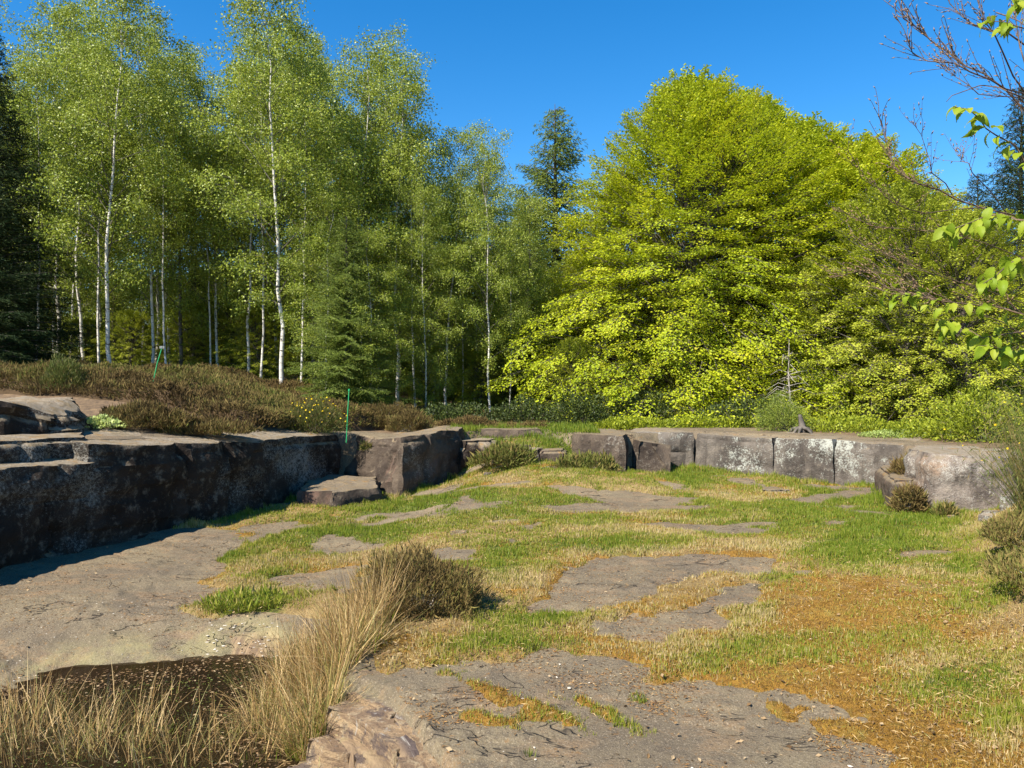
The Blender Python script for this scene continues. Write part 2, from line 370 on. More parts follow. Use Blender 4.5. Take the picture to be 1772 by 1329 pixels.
def zfloor(x, y):
    slab = sdist(x, y, EDGE)
    z = -.16 * sm((-x - .4) / 1.3 - .0) * 1.0
    # drop from the foreground slab into the pool hollow
    near = sm((5.9 - y) / .9)
    n = fbm(x * 3, y * 3, oct=4)
    fall = sm((-slab + .03 * n) / .55)
    rg_ = (1 - np.abs(vnoise(x * 5 + y * 2, y * 4, 1.)) * 2.2)
    qd = -slab + .05 * n + .04 * fbm(x * 9, y * 9, oct=3) + .05 * np.clip(rg_, 0, 1) ** 3
    st_ = qd / .11 + .8 * vnoise(x * 2.2, y * 2.2, 6.); fl_ = np.floor(st_); terr = (fl_ + sm((st_ - fl_) * 4 - 1.5)) * .11
    fall = sm(np.clip(terr, 0, 1) / .5)
    stepz = np.where(slab > 0, 0, -.05 * sm(-slab / .03) - .25 * fall - .025 * np.abs(fbm(x * 7, y * 7, 2., 3)) * fall)
    left = -.16 * sm((-x - .4) / 1.3)
    z = left * (1 - near) + np.minimum(stepz, left * (fall)) * near
    pd = sdist(x, y, POOL)
    z = z + (-.35 - z) * sm((pd + .42) / .45) * .96
    z = z - .12 * sm(pd / .5)
    # gentle lie of the floor
    z = z + .035 * fbm(x * .45, y * .45, oct=3) * sm((y - 3) / 3) + .012 * fbm(x * 2.2, y * 2.2 * 1.3, oct=4)
    nzl = fbm(x * .8 + 3, y * 1.5, 12., oct=5, gain=.55)
    z = z + .016 * sm((nzl - .08) / .015) + .013 * sm((nzl + .16) / .015) - .02
    # thin ledges in the bedding
    led = vnoise(x * .55 + y * .22 + 40, y * .9 - x * .1)
    z = z + .03 * (sm(np.sin((y * 2.1 + x * .7 + 1.4 * vnoise(x * .9, y * .9)) * 1.3) * 3 + .5) - .5) * sm((y - 6) / 3)
    # grassy ramp up between the walls, and the bank on the right
    ramp = sm((y - 11.3 - .8 * np.abs(x - .2) ** 1.5) / 2.6)
    z = z + .56 * ramp
    z = z + .12 * np.exp(-((x - 1.0) / .8) ** 2 - ((y - 11.6) / .9) ** 2)
    z = z + .45 * sm((x - .56 * y - .15) / 1.1) * sm((9.5 - y) / 1.5)
    return z
_rim = None
def ground_z(x, y):
    x = np.asarray(x, float); y = np.asarray(y, float)
    s = sdist(x, y, INNER)
    k = sm((-s - .22) / .12)                      # the step sits inside the wall blocks
    gap = np.exp(-((x - .2) / .75) ** 4) * sm((y - 11) / 1)
    k = k * (1 - gap) + gap * sm((-s + .5) / 1.2)
    return zfloor(x, y) * (1 - k) + zplateau(x, y) * k, s
def pix(x, y, z):
    return CX + x / y * F, HY + (EYE - z) / y * F

# bare rock patches of the floor, drawn where they lie
def PP(l, z=0.0): return [P(a, b, z) for a, b in l]
ROCK = [
    PP([(-400, 1010), (0, 930), (120, 925), (260, 915), (330, 940), (420, 932), (370, 985), (345, 1040), (380, 1080), (360, 1110), (400, 1110), (480, 1100), (500, 1140), (470, 1160), (300, 1175), (100, 1210), (-400, 1320)], -.16),
    PP([(455, 982), (520, 975), (590, 968), (660, 965), (640, 1000), (560, 1012), (480, 1000)], -.1),
    PP([(530, 925), (560, 912), (620, 920), (680, 935), (660, 945), (590, 950), (545, 945)], -.1),
    PP([(700, 955), (760, 945), (830, 950), (820, 975), (740, 980)], 0),
    PP([(855, 937), (905, 935), (915, 950), (870, 955)], 0),
    PP([(600, 975), (650, 965), (665, 1005), (600, 1010)], 0),
    PP([(400, 905), (470, 890), (530, 885), (520, 905), (440, 930)], -.1),
    PP([(985, 985), (1040, 968), (1160, 962), (1260, 965), (1350, 970), (1330, 990), (1250, 990), (1170, 1015), (1130, 1045), (1010, 1065), (940, 1070), (880, 1085), (900, 1060), (960, 1035), (985, 1010)], 0),
    PP([(1130, 1065), (1200, 1040), (1290, 1020), (1400, 985), (1400, 992), (1310, 1015), (1300, 1035), (1240, 1080), (1160, 1120), (1150, 1130), (1060, 1110), (990, 1090), (1060, 1080)], 0),
    PP([(860, 1150), (940, 1137), (1060, 1140), (1110, 1165), (1130, 1200), (1230, 1178), (1300, 1185), (1350, 1205), (1470, 1225), (1480, 1240), (1420, 1245), (1440, 1270), (1520, 1300), (1500, 1400), (1500, 1700), (900, 1700), (760, 1330), (690, 1240), (640, 1185), (720, 1170), (800, 1180)], 0),
    PP([(1240, 822), (1300, 828), (1360, 850), (1320, 852), (1265, 840)], 0),
    PP([(930, 845), (1000, 850), (1090, 850), (1140, 862), (1210, 862), (1200, 872), (1100, 880), (1010, 870)], 0),
    PP([(1120, 840), (1160, 838), (1200, 850), (1150, 852)], 0),
    PP([(770, 860), (820, 858), (860, 880), (800, 885)], 0),
    PP([(585, 905), (625, 903), (650, 912), (610, 916)], 0),
    PP([(1090, 905), (1150, 900), (1230, 905), (1290, 915), (1200, 918)], 0),
    PP([(870, 910), (930, 905), (960, 920), (900, 925)], 0),
    PP([(1540, 955), (1640, 950), (1650, 965), (1560, 968)], 0),
]
MOSSY = [PP([(735, 1238), (800, 1228), (900, 1232), (960, 1225), (1040, 1240), (1060, 1262), (980, 1275), (900, 1268), (800, 1262)]),
    PP([(985, 1195), (1030, 1205), (1100, 1240), (1140, 1262), (1110, 1270), (1040, 1250), (960, 1215)]),
    PP([(885, 1290), (940, 1285), (960, 1315), (890, 1322)]), PP([(1085, 1200), (1145, 1205), (1150, 1228), (1085, 1228)]),
    PP([(740, 1150), (800, 1165), (860, 1200), (900, 1225), (860, 1228), (780, 1190), (700, 1175)]), PP([(1310, 1195), (1360, 1215), (1400, 1225), (1380, 1240), (1320, 1225)])]
TANP = [P(520, 1180), P(575, 1160), P(640, 1182), P(690, 1205), P(735, 1255), P(790, 1335), P(900, 1560), P(500, 1560), P(500, 1280), P(470, 1300, -.3), P(490, 1200, -.3)]
TAN2 = PP([(385, 1085), (480, 1080), (520, 1110), (480, 1150), (390, 1135)], -.2)
def blob(px, py, l):
    s = 0
    for (cx, cy, rx, ry, w) in l:
        s = s + w * np.exp(-((px - cx) / rx) ** 2 - ((py - cy) / ry) ** 2)
    return s
def fields(x, y):
    """rock / orange / green strengths of the floor at world points (drawn on the z=0 plane)"""
    px, py = CX + x / y * F, HY + EYE / y * F
    rk = np.full(x.shape, -9.)
    for p in ROCK:
        q = np.array(p); lo = q.min(0) - .6; hi = q.max(0) + .6
        k = (x > lo[0]) & (x < hi[0]) & (y > lo[1]) & (y < hi[1])
        if k.any(): rk[k] = np.maximum(rk[k], sdist(x[k], y[k], p))
    for p in MOSSY:
        rk = np.minimum(rk, -sdist(x, y, p) + .02)
    rk = np.maximum(rk, -.6)
    nn = fbm(x * 2.4, y * 2.4, oct=5, gain=.6)
    rk = rk + .25 * nn + .10 * fbm(x * 11, y * 11, 4., 3) + .012 - .05 * sm((y - 7) / 2)
    far = sm((y - 8) / 2)
    streak = fbm(x * .9 + y * .35, y * 2.6 - x * .5, 3.3, oct=4)
    rk = np.maximum(rk, (streak - .15) * .35 - .6 * (1 - sm((y - 6.4) / 1.5)) + .02 * fbm(x * 9, y * 9, oct=2))
    tn = np.maximum(sdist(x, y, TANP), sdist(x, y, TAN2))
    rk = np.maximum(rk, tn)
    orange = .2 + blob(px, py, [(1420, 1140, 280, 85, 1.2), (1650, 1260, 300, 90, .9), (1560, 1060, 130, 50, .5), (1120, 1115, 170, 16, .9), (900, 1245, 90, 45, .8),
        (1600, 1320, 200, 80, .8), (1250, 1080, 60, 30, .5), (1290, 975, 120, 14, .45), (1000, 1000, 60, 30, .45), (620, 965, 60, 20, .4), (280, 915, 60, 20, .4),
        (1450, 845, 80, 12, .5), (1300, 905, 200, 25, .3), (540, 960, 80, 15, .5), (1100, 1225, 40, 12, .5), (1330, 1240, 60, 22, .6), (720, 1130, 90, 20, .35)])
    green = blob(px, py, [(600, 900, 130, 28, .9), (720, 860, 110, 22, .8), (880, 880, 150, 35, .7), (470, 965, 60, 20, .7), (430, 1020, 60, 25, .6),
        (1050, 950, 180, 16, .8), (860, 990, 60, 40, .6), (1200, 830, 60, 16, .9), (1250, 900, 180, 35, .55), (1480, 880, 160, 45, .85), (1480, 960, 110, 30, .95),
        (1600, 910, 120, 30, .7), (1680, 985, 90, 25, .7), (1290, 1060, 70, 22, .6), (940, 1080, 80, 22, .6), (900, 1125, 130, 18, .7), (1200, 1150, 110, 25, .55),
        (820, 800, 120, 20, .7), (1000, 805, 90, 26, .6), (1100, 870, 100, 20, .3), (360, 930, 80, 12, .9), (1100, 1215, 28, 10, .9), (910, 1300, 40, 16, .8),
        (1340, 1000, 50, 12, .5), (1700, 1180, 70, 40, .45), (1620, 1200, 90, 30, .5), (1300, 1110, 120, 25, .3), (1560, 1110, 80, 20, .25), (1700, 1060, 90, 30, .6), (940, 760, 60, 16, .9), (1740, 1280, 60, 50, .5), (1430, 1150, 90, 18, .35)])
    gn = fbm(x * 1.7 + 9, y * 2.2, 7., oct=5, gain=.7) * 1.35
    orange = orange + .4 * np.exp(-(rk / .09) ** 2) * sm(fbm(x * 1.1, y * 1.3, 33.) * 1.5 + .6)
    green = green + .45 * gn + .19 - .12 * sm((y - 7.5) / 2) 
    orange = orange + .75 * fbm(x * 2.2, y * 3, 21., oct=4, gain=.65)
    return rk, orange, green, tn
TH = .035
def turf_z(x, y, rk=None, s=None, gz=None):
    if gz is None: gz, s = ground_z(x, y)
    if rk is None: rk = fields(x, y)[0]
    return gz + TH * (sm(-rk / .10 + .35) - .30) + .012 * fbm(x * 6, y * 6, oct=3) * sm(-rk / .1)

# ------------------------------------------------------------------ ground sheet
def axis_u():
    a = np.arange(-.74, .7401, .0048)
    b = .74 * 1.06 ** np.arange(1, 36)
    return np.concatenate([-b[::-1], a, b])
def axis_y(far=True):
    a = np.exp(np.arange(math.log(1.2), math.log(2.4), .02))
    b = np.exp(np.arange(math.log(2.4), math.log(15.5), .0056))
    c = np.exp(np.arange(math.log(15.5), math.log(900), .05))
    return np.concatenate([a, b, c]) if far else b
def grid_faces(nr, nc):
    i = np.arange(nr - 1)[:, None] * nc + np.arange(nc - 1)[None]
    return np.stack([i, i + 1, i + nc + 1, i + nc], -1).reshape(-1, 4)
U = axis_u(); Y = axis_y()
X2 = (U[None] * Y[:, None]).ravel(); Y2 = np.repeat(Y, len(U))
gz, sdI = ground_z(X2, Y2)
rk, og, gr, tn = fields(X2, np.maximum(Y2, .5))
pd = sdist(X2, Y2, POOL)
soil = sm((-sdI - 1.1 + .9 * fbm(X2 * .7, Y2 * .7, oct=4)) / .35)
rightbank = sm((X2 - .56 * Y2) / .4) * (Y2 < 10)
pxg, pyg = CX + X2 / Y2 * F, HY + EYE / Y2 * F
algae = np.exp(-((pd + .28) / .22) ** 2) * (pd < .1)
gm = newmesh('ground', np.stack([X2, Y2, gz], 1), grid_faces(len(Y), len(U)), M['bedrock'],
             {'tan': sm((tn + .04 * fbm(X2 * 5, Y2 * 5)) / .06), 'veg': np.maximum(soil, rightbank), 'wet': sm((pd + .06 + .05 * fbm(X2 * 7, Y2 * 7)) / .09), 'algae': algae * .45, 'edge': sdist(X2, Y2, EDGE)}, smooth=True)
tag(link('ground', gm), 'bare grey sandstone floor and rim of the old quarry', kind='structure')

# turf sheet
Yt = axis_y(False); Ut = np.arange(-.74, .7401, .0048)
X3 = (Ut[None] * Yt[:, None]).ravel(); Y3 = np.repeat(Yt, len(Ut))
gz3, s3 = ground_z(X3, Y3); rk3, og3, gr3, tn3 = fields(X3, Y3)
pd3 = sdist(X3, Y3, POOL)
rk3 = np.maximum(rk3, (pd3 + .5) * .5)
zt = turf_z(X3, Y3, rk3, s3, gz3)
fq = grid_faces(len(Yt), len(Ut))
keep = (rk3[fq].min(1) < .07) & (s3[fq].max(1) > -.05)
fq = fq[keep]; used = np.unique(fq); remap = np.zeros(len(X3), np.int64); remap[used] = np.arange(len(used))
tm = newmesh('turf', np.stack([X3, Y3, zt], 1)[used], remap[fq], M['turf'], {'orange': og3[used], 'green': gr3[used]}, smooth=True)
tag(link('turf', tm), 'thin turf of orange moss and dry grass between the bare rock slabs', 'turf', kind='stuff')

# pool water
wp = PP([(-900, 1120), (560, 1120), (600, 1900), (-900, 1900)], -.33)
wx = np.linspace(-5.5, -.75, 2)
wm = newmesh('water', [(-6, 1.2, -.335), (-.85, 1.2, -.335), (-1.15, 5.35, -.335), (-6, 5.35, -.335)], np.array([[0, 1, 2, 3]]), M['water'])
tag(link('pool_water', wm), 'dark still water of the small pool behind the dry rushes', kind='structure')

# ------------------------------------------------------------------ rocks
def chaikin(p, n):
    for _ in range(n):
        q = np.roll(p, -1, 0); p = np.stack([p * .86 + q * .14, p * .14 + q * .86], 1).reshape(-1, 3)
    return p
def rock(poly, zbot, ztop, mat, seed=0, batter=.0, amp=.035, space=.045, groove=None, rnd=.03, bat_list=None, topamp=.02, soft=1):
    """poly: list (x,y) or (x,y,batter) counter-clockwise; ztop number or function"""
    p = np.array([(q[0], q[1], q[2] if len(q) > 2 else batter) for q in poly], float)
    area = np.sum(p[:, 0] * np.roll(p[:, 1], -1) - np.roll(p[:, 0], -1) * p[:, 1])
    if area < 0: p = p[::-1]
    p = chaikin(p, soft)
    q = np.roll(p, -1, 0); seg = np.linalg.norm((q - p)[:, :2], axis=1)
    pts = []
    for a, b, l in zip(p, q, seg):
        n = max(1, int(round(l / space))); pts += [a + (b - a) * k / n for k in range(n)]
    p = np.array(pts); m = len(p)
    d = np.roll(p, -1, 0)[:, :2] - np.roll(p, 1, 0)[:, :2]; n = np.stack([d[:, 1], -d[:, 0]], 1); n /= np.linalg.norm(n, axis=1, keepdims=True) + 1e-9
    zt = (lambda x, y: 0 * x + ztop) if not callable(ztop) else ztop
    rows = []
    h0 = float(np.mean(zt(p[:, 0], p[:, 1]))) - zbot; nv = max(4, int(h0 / (space * .8)))
    T = np.linspace(0, 1, nv)
    c = p[:, :2].mean(0)
    z1 = zt(p[:, 0], p[:, 1])
    for t in T:
        xy = p[:, :2] - n * (p[:, 2:3] * t)
        z = zbot + (z1 - zbot) * t
        q3 = (xy[:, 0], xy[:, 1], z)
        dsp = amp * 1.6 * fbm(q3[0] * 1.6 + seed, q3[1] * 1.6, q3[2] * 2.2, 4, .55)
        # blocky bedding planes
        lay = vnoise(q3[0] * .5 + seed, q3[1] * .5, np.floor(q3[2] / .13 + .6 * vnoise(q3[0] * .8, q3[1] * .8, seed)) * 3.1)
        dsp = dsp + amp * .35 * lay + amp * .7 * fbm(q3[0] * 7 + seed, q3[1] * 7, q3[2] * 7, 3, .6) + amp * .9 * np.abs(vnoise(q3[0] * 3, q3[1] * 3, q3[2] * 1.3 + seed))
        vn = vnoise(q3[0] * 1.3 + seed, q3[1] * 1.3, q3[2] * .35) + .15 * vnoise(q3[0] * 6, q3[1] * 6, q3[2] * 4 + seed)
        dsp = dsp - amp * 1.1 * np.exp(-(vn / .045) ** 2)
        if groove:
            for (gz_, gw, gd) in groove:
                zz = z - z1 + gz_ + .03 * vnoise(q3[0] * 1.2, q3[1] * 1.2, seed)
                dsp = dsp - gd * np.exp(-(zz / gw) ** 2)
        dsp = dsp - rnd * sm((t - .86) / .14)
        xy = xy + n * dsp[:, None]
        rows.append(np.column_stack([xy, z - rnd * .35 * (t > .99)]))
    edge = rows[-1][:, :2]
    for s in (.99, .965, .93, .89, .83, .76, .68, .6, .5, .4, .3, .2, .1):
        xy = c + (edge - c) * s
        z = zt(xy[:, 0], xy[:, 1]) + topamp * fbm(xy[:, 0] * 2.5 + seed, xy[:, 1] * 2.5, 1.7, 4)
        rows.append(np.column_stack([xy, z]))
    v = np.concatenate(rows + [np.array([[c[0], c[1], float(zt(np.array([c[0]]), np.array([c[1]]))[0])]])])
    nr = len(rows); i = np.arange(nr - 1)[:, None] * m; j = np.arange(m)[None]; j2 = (j + 1) % m
    f = np.stack([i + j, i + j2, i + m + j2, i + m + j], -1).reshape(-1, 4)
    l = (nr - 1) * m; jj = np.arange(m)
    tri = np.stack([l + jj, l + (jj + 1) % m, np.full(m, nr * m)], 1)
    me = newmesh('rock', v, [f, tri], mat, smooth=True)
    me.set_sharp_from_angle(angle=R(38))
    return me
def ztp(off):
    return lambda x, y: zplateau(x, y) + off
def along(p, k): return p[k]
def inward(a, b, t):       # push b outwards from the quarry (to the left / back) by t, normal to a->b
    dx, dy = b[0] - a[0], b[1] - a[1]; L = math.hypot(dx, dy); return (-dy / L * t, dx / L * t)
def wall_piece(front, depth, zbot, ztop, mat, seed, **kw):
    kw.setdefault('soft', 0)
    f = [np.array(q, float) for q in front]; back = []
    for i, q in enumerate(f):
        a = f[max(0, i - 1)]; b = f[min(len(f) - 1, i + 1)]; nx, ny = inward(a, b, depth); back.append((q[0] + nx, q[1] + ny))
    return rock([tuple(q) for q in f] + back[::-1], zbot, ztop, mat, seed, **kw)

lw = empty('quarry_wall', (-4.3, 8.5, -.16))
tag(lw, 'long dark shaded quarry wall of rough sandstone running along the left side', 'rock wall')
def blk(parent, me, name='rock_block', label=None):
    o = link(name, me); o.parent = parent; o.matrix_parent_inverse = Matrix.Translation(parent.location).inverted()
    if label: o['label'] = label
    return o
L_ = LW
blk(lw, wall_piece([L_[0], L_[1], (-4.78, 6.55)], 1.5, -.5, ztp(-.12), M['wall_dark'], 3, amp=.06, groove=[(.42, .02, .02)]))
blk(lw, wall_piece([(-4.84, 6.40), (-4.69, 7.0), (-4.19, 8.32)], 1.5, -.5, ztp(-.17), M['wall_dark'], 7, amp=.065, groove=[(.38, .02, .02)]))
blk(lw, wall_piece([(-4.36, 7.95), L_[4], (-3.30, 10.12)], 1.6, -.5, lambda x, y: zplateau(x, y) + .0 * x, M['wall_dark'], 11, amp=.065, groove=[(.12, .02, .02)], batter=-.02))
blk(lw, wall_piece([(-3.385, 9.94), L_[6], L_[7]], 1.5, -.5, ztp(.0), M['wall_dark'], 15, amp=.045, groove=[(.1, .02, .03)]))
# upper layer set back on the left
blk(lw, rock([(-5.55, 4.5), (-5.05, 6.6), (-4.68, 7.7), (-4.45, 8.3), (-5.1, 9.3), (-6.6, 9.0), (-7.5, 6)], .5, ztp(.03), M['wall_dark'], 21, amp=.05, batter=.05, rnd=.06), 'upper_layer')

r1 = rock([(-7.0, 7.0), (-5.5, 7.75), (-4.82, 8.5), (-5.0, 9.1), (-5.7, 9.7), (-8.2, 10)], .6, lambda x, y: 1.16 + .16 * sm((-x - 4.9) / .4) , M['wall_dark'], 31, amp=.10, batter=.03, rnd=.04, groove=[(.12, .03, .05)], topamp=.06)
tag(link('rock_outcrop', r1), 'dark raised outcrop on top of the left wall at the left edge of the photo', 'rock')

# block D: its own outcrop with a sloping sunlit side and a shaded face
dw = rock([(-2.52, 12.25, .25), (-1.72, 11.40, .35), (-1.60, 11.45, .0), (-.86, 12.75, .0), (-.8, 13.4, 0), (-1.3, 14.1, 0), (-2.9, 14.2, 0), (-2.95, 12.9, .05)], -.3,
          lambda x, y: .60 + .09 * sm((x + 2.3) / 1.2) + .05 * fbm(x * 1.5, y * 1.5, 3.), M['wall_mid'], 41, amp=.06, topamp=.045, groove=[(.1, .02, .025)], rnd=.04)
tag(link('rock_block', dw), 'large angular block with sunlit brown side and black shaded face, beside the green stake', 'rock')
e1 = rock([P(512, 868, -.1), P(575, 876, -.1), P(655, 862, -.1), P(650, 842, -.1), P(540, 838, -.1)], -.35, .05, M['wall_mid'], 47, amp=.06, rnd=.02, topamp=.05, soft=0)
tag(link('rock_block', e1), 'low flat slab of rock lying at the foot of the left wall', 'rock')
f1 = rock([(-.95, 12.55), (-.25, 12.75), (-.05, 13.5), (-.7, 14.0), (-1.3, 13.8)], -.2, .52, M['wall_dark'], 53, amp=.08, batter=.12, rnd=.08)
tag(link('rock_block', f1), 'dark broken rock joining the right end of the big shaded block', 'rock')
f2 = rock([P(870, 792, .25), P(925, 790, .25), P(928, 772, .25), P(865, 770, .25)], .0, .44, M['wall_mid'], 57, amp=.04, rnd=.04)
tag(link('rock_block', f2), 'small brown rock sticking out of the grassy ramp between the two walls', 'rock')
f3 = rock([P(925, 795, .25), P(985, 800, .2), P(990, 782, .3), P(940, 775, .3)], .0, .38, M['wall_mid'], 59, amp=.04, rnd=.05, batter=.06)
tag(link('rock_block', f3), 'reddish crumbling rock left of where the far wall starts', 'rock')

f4 = rock([(-.75, 13.55), (.1, 13.3), (.55, 13.45), (.5, 14.3), (-.7, 14.6)], .1, .66, M['wall_mid'], 65, amp=.06, rnd=.03, batter=.04, soft=0)
tag(link('rock_block', f4), 'low broken ledge of brown rock closing the gap between the two quarry walls', 'rock')
f5 = rock([(-.15, 12.55), (.45, 12.45), (.62, 12.75), (.3, 13.15), (-.2, 13.1)], -.1, .40, M['wall_dark'], 67, amp=.07, rnd=.04, batter=.05, soft=0)
tag(link('rock_block', f5), 'dark low rock half buried in the grass below the ledge in the gap', 'rock')
gw = empty('quarry_wall', (3.3, 12.8, 0))
tag(gw, 'pale lichen-patched quarry wall of jointed blocks below the beech', 'rock wall')
b0 = rock([(1.0, 12.95, .04), (1.86, 12.5, .06), (1.95, 13.1, 0), (1.9, 14.4), (.95, 14.6)], -.2, .615, M['wall_mid'], 61, amp=.03)
blk(gw, b0, label='leftmost plain brown block with a black gap beside it')
b1 = rock([(1.95, 13.4, 0), (2.04, 12.72, .08), (2.62, 12.58, .32), (2.80, 12.9, .4), (2.6, 13.6, .1)], -.2, lambda x, y: .50 - .14 * (x - 2.2), M['wall_mid'], 63, amp=.035, rnd=.02, soft=0)
blk(gw, b1, label='low rounded block leaning below the rim')
joints = [(2.0, 13.45), (3.12, 13.2), (4.13, 12.22), (4.83, 11.62), (5.62, 10.95)]
for i in range(4):
    a = np.array(joints[i]); b = np.array(joints[i + 1]); d = (b - a) / np.linalg.norm(b - a)
    mid = (a + b) / 2 + np.array([-d[1], d[0]]) * (-.03)
    gapw = .02 if i else .01
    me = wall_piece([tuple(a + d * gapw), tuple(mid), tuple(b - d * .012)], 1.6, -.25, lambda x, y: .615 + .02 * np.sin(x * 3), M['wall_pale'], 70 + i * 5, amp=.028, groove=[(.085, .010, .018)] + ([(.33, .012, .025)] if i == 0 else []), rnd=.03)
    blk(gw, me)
# recessed piece and low step block
me = rock([(5.55, 10.9), (5.5, 10.3), (5.35, 9.9), (6.8, 9.9), (7.2, 11.6), (6.2, 12)], -.2, .60, M['wall_pale'], 91, amp=.04, rnd=.05)
blk(gw, me)
me = rock([P(1528, 862, .05), P(1540, 880, 0), P(1598, 880, 0), (5.3, 10.3), (5.6, 11.0), (5.15, 11.0)], -.2, .33, M['wall_mid'], 93, amp=.03, rnd=.06, batter=.03)
blk(gw, me, label='low grey step block at the foot of the corner')
me = rock([(4.93, 9.75, .02), (4.90, 9.15, .03), (5.25, 8.95, .03), (5.72, 8.8, .10), (6.2, 8.85, .2), (7.4, 9.0), (7.4, 11), (5.4, 10.6)], -.2, lambda x, y: .67 - .03 * (x - 5), M['wall_near'], 97, amp=.05, rnd=.06, batter=.03)
blk(gw, me, label='tall near block streaked with purple and orange')

def stone(px, py, w, h, seed, label, z=0.0, mat='wall_mid', name='loose_rock'):
    x, y = P(px, py, z); r = random.Random(seed)
    poly = [(x + w * (.8 + .4 * r.random()) * math.cos(a), y + w * .6 * (.8 + .4 * r.random()) * math.sin(a)) for a in [k * math.pi / 3 for k in range(6)]]
    zb = float(ground_z(np.array([x]), np.array([y]))[0][0])
    o = link(name, rock(poly, zb - .06, zb + h, M[mat], seed, amp=w * .18, space=w * .22, rnd=w * .2, batter=w * .15, topamp=h * .3)); tag(o, label, 'rock'); return o
stone(1646, 897, .08, .07, 5, 'small pale stone at the foot of the near right block', mat='wall_pale')
stone(1716, 912, .15, .085, 6, 'flat grey stone lying by the broom at the right edge', mat='wall_pale')
stone(1755, 905, .14, .16, 8, 'grey stone under the broom at the right edge of the photo', mat='wall_pale')
stone(845, 828, .06, .06, 9, 'small pale stone in the grass right of the shaded block', mat='wall_pale')
stone(1345, 853, .30, .055, 10, 'flat lichened slab lying in the grass before the far wall', mat='wall_pale')
stone(1170, 856, .26, .03, 13, 'thin flat stone in the grass left of the lichened slab', mat='wall_pale')

t = NT('broken_sandstone'); v = t.pos()
sn = t.noise(t.pos((2.2, 2.2, 16)), 1.6, 7, .7, .6); n2 = t.noise(v, 14, 8, .75); n3 = t.noise(v, 70, 6, .75)
c = t.mix(t.step(sn, .42, .56), (.33, .225, .125), (.19, .125, .075))
c = t.mix(t.step(n2, .50, .62), c, (.32, .24, .145))
c = t.mix(t.math('MULTIPLY', t.step(t.noise(v, 5, 7, .7), .53, .60), .8), c, (.085, .062, .055))
c = t.mix(t.math('MULTIPLY', t.step(n3, .54, .62), .6), c, (.05, .036, .028))
c = t.mix(t.math('MULTIPLY', t.step(t.noise(t.pos((1, 1, .3)), 26, 5, .7), .60, .66), .6), c, (.38, .35, .30))
t.bump(t.math('ADD', t.math('ADD', sn, n2), t.math('MULTIPLY', n3, .4)), 1.0, .02); M['tan_rock'] = t.base(c, .9, .2)
ledge = empty('broken_ledge', (*P(690, 1240, -.2), -.25)); tag(ledge, 'split tan and purplish sandstone edge dropping from the foreground slab to the pool', 'rock ledge')
EL = [np.array(P(a, b)) for a, b in [(598, 1178), (650, 1192), (700, 1218), (742, 1268), (790, 1340), (850, 1440)]]
rl = np.random.default_rng(88)
for k_, (off_, zt_, w_) in enumerate([(.07, -.035, .16), (.20, -.10, .20), (.33, -.17, .22), (.46, -.245, .24)]):
    line = []
    for i, e in enumerate(EL):
        a = EL[max(0, i - 1)]; b = EL[min(len(EL) - 1, i + 1)]; nx, ny = inward(a, b, 1.0)
        o_ = off_ + rl.uniform(-.045, .045); line.append((e[0] - nx * o_, e[1] - ny * o_))
    cut = [2, 3, 2, 3][k_]
    for j_, part in enumerate((line[:cut + 1], line[cut:])):
        zz_ = zt_ + rl.uniform(-.03, .03); sl_ = rl.uniform(-.05, .05); cx_ = part[0][0]
        blk(ledge, wall_piece(part, w_, -.55, (lambda x, y, zz_=zz_, sl_=sl_, cx_=cx_: zz_ + sl_ * (x - cx_) + .0 * y), M['tan_rock'], 120 + k_ * 7 + j_ * 3, amp=.011, space=.018, rnd=.004, topamp=.010, batter=.03), 'rock_slab')

# small pebbles and flakes on the slabs
def scatter_px(n, x0, x1, y0, y1, r):
    px = r.uniform(x0, x1, n); d0 = EYE * F / (y1 - HY); d1 = EYE * F / (y0 - HY)
    y = np.sqrt(r.uniform(d0 ** 2, d1 ** 2, n)); return (px - CX) / F * y, y
r = np.random.default_rng(5)
pv = []; pf = []; off = 0
ico = [(0, 0, 1), (.9, 0, .25), (.28, .85, .3), (-.72, .53, .25), (-.72, -.53, .3), (.28, -.85, .25), (0, 0, -.5)]
icf = np.array([[0, 1, 2], [0, 2, 3], [0, 3, 4], [0, 4, 5], [0, 5, 1], [6, 2, 1], [6, 3, 2], [6, 4, 3], [6, 5, 4], [6, 1, 5]])
def pebbles(n, x, y, s, zo=0):
    global off
    z = ground_z(x, y)[0]
    a = r.uniform(0, 6.28, n)
    b = np.array(ico)[None] * np.stack([s, s * r.uniform(.5, .9, n), s * r.uniform(.15, .45, n)], 1)[:, None]
    b = b * r.uniform(.8, 1.2, b.shape)
    c = np.stack([b[..., 0] * np.cos(a)[:, None] - b[..., 1] * np.sin(a)[:, None], b[..., 0] * np.sin(a)[:, None] + b[..., 1] * np.cos(a)[:, None], b[..., 2]], -1)
    c += np.stack([x, y, z + zo], 1)[:, None]
    pv.append(c.reshape(-1, 3)); pf.append((np.arange(n)[:, None, None] * 7 + icf[None]).reshape(-1, 3) + off); off += n * 7
x, y = scatter_px(260, 0, 520, 1000, 1230, r); pebbles(260, x, y, r.uniform(.003, .011, 260))
x, y = scatter_px(220, 350, 480, 1030, 1140, r); pebbles(220, x, y, r.uniform(.006, .02, 220))
x, y = scatter_px(350, 650, 1500, 960, 1329, r); pebbles(350, x, y, r.uniform(.0015, .005, 350))
x, y = scatter_px(14, 900, 1500, 1150, 1329, r); pebbles(14, x, y, r.uniform(.008, .014, 14), .003)
tag(link('pebbles', newmesh('pebbles', np.concatenate(pv), np.concatenate(pf), M['pebble'])), 'scattered pale pebbles and flakes on the bare slabs', 'pebbles', kind='stuff')

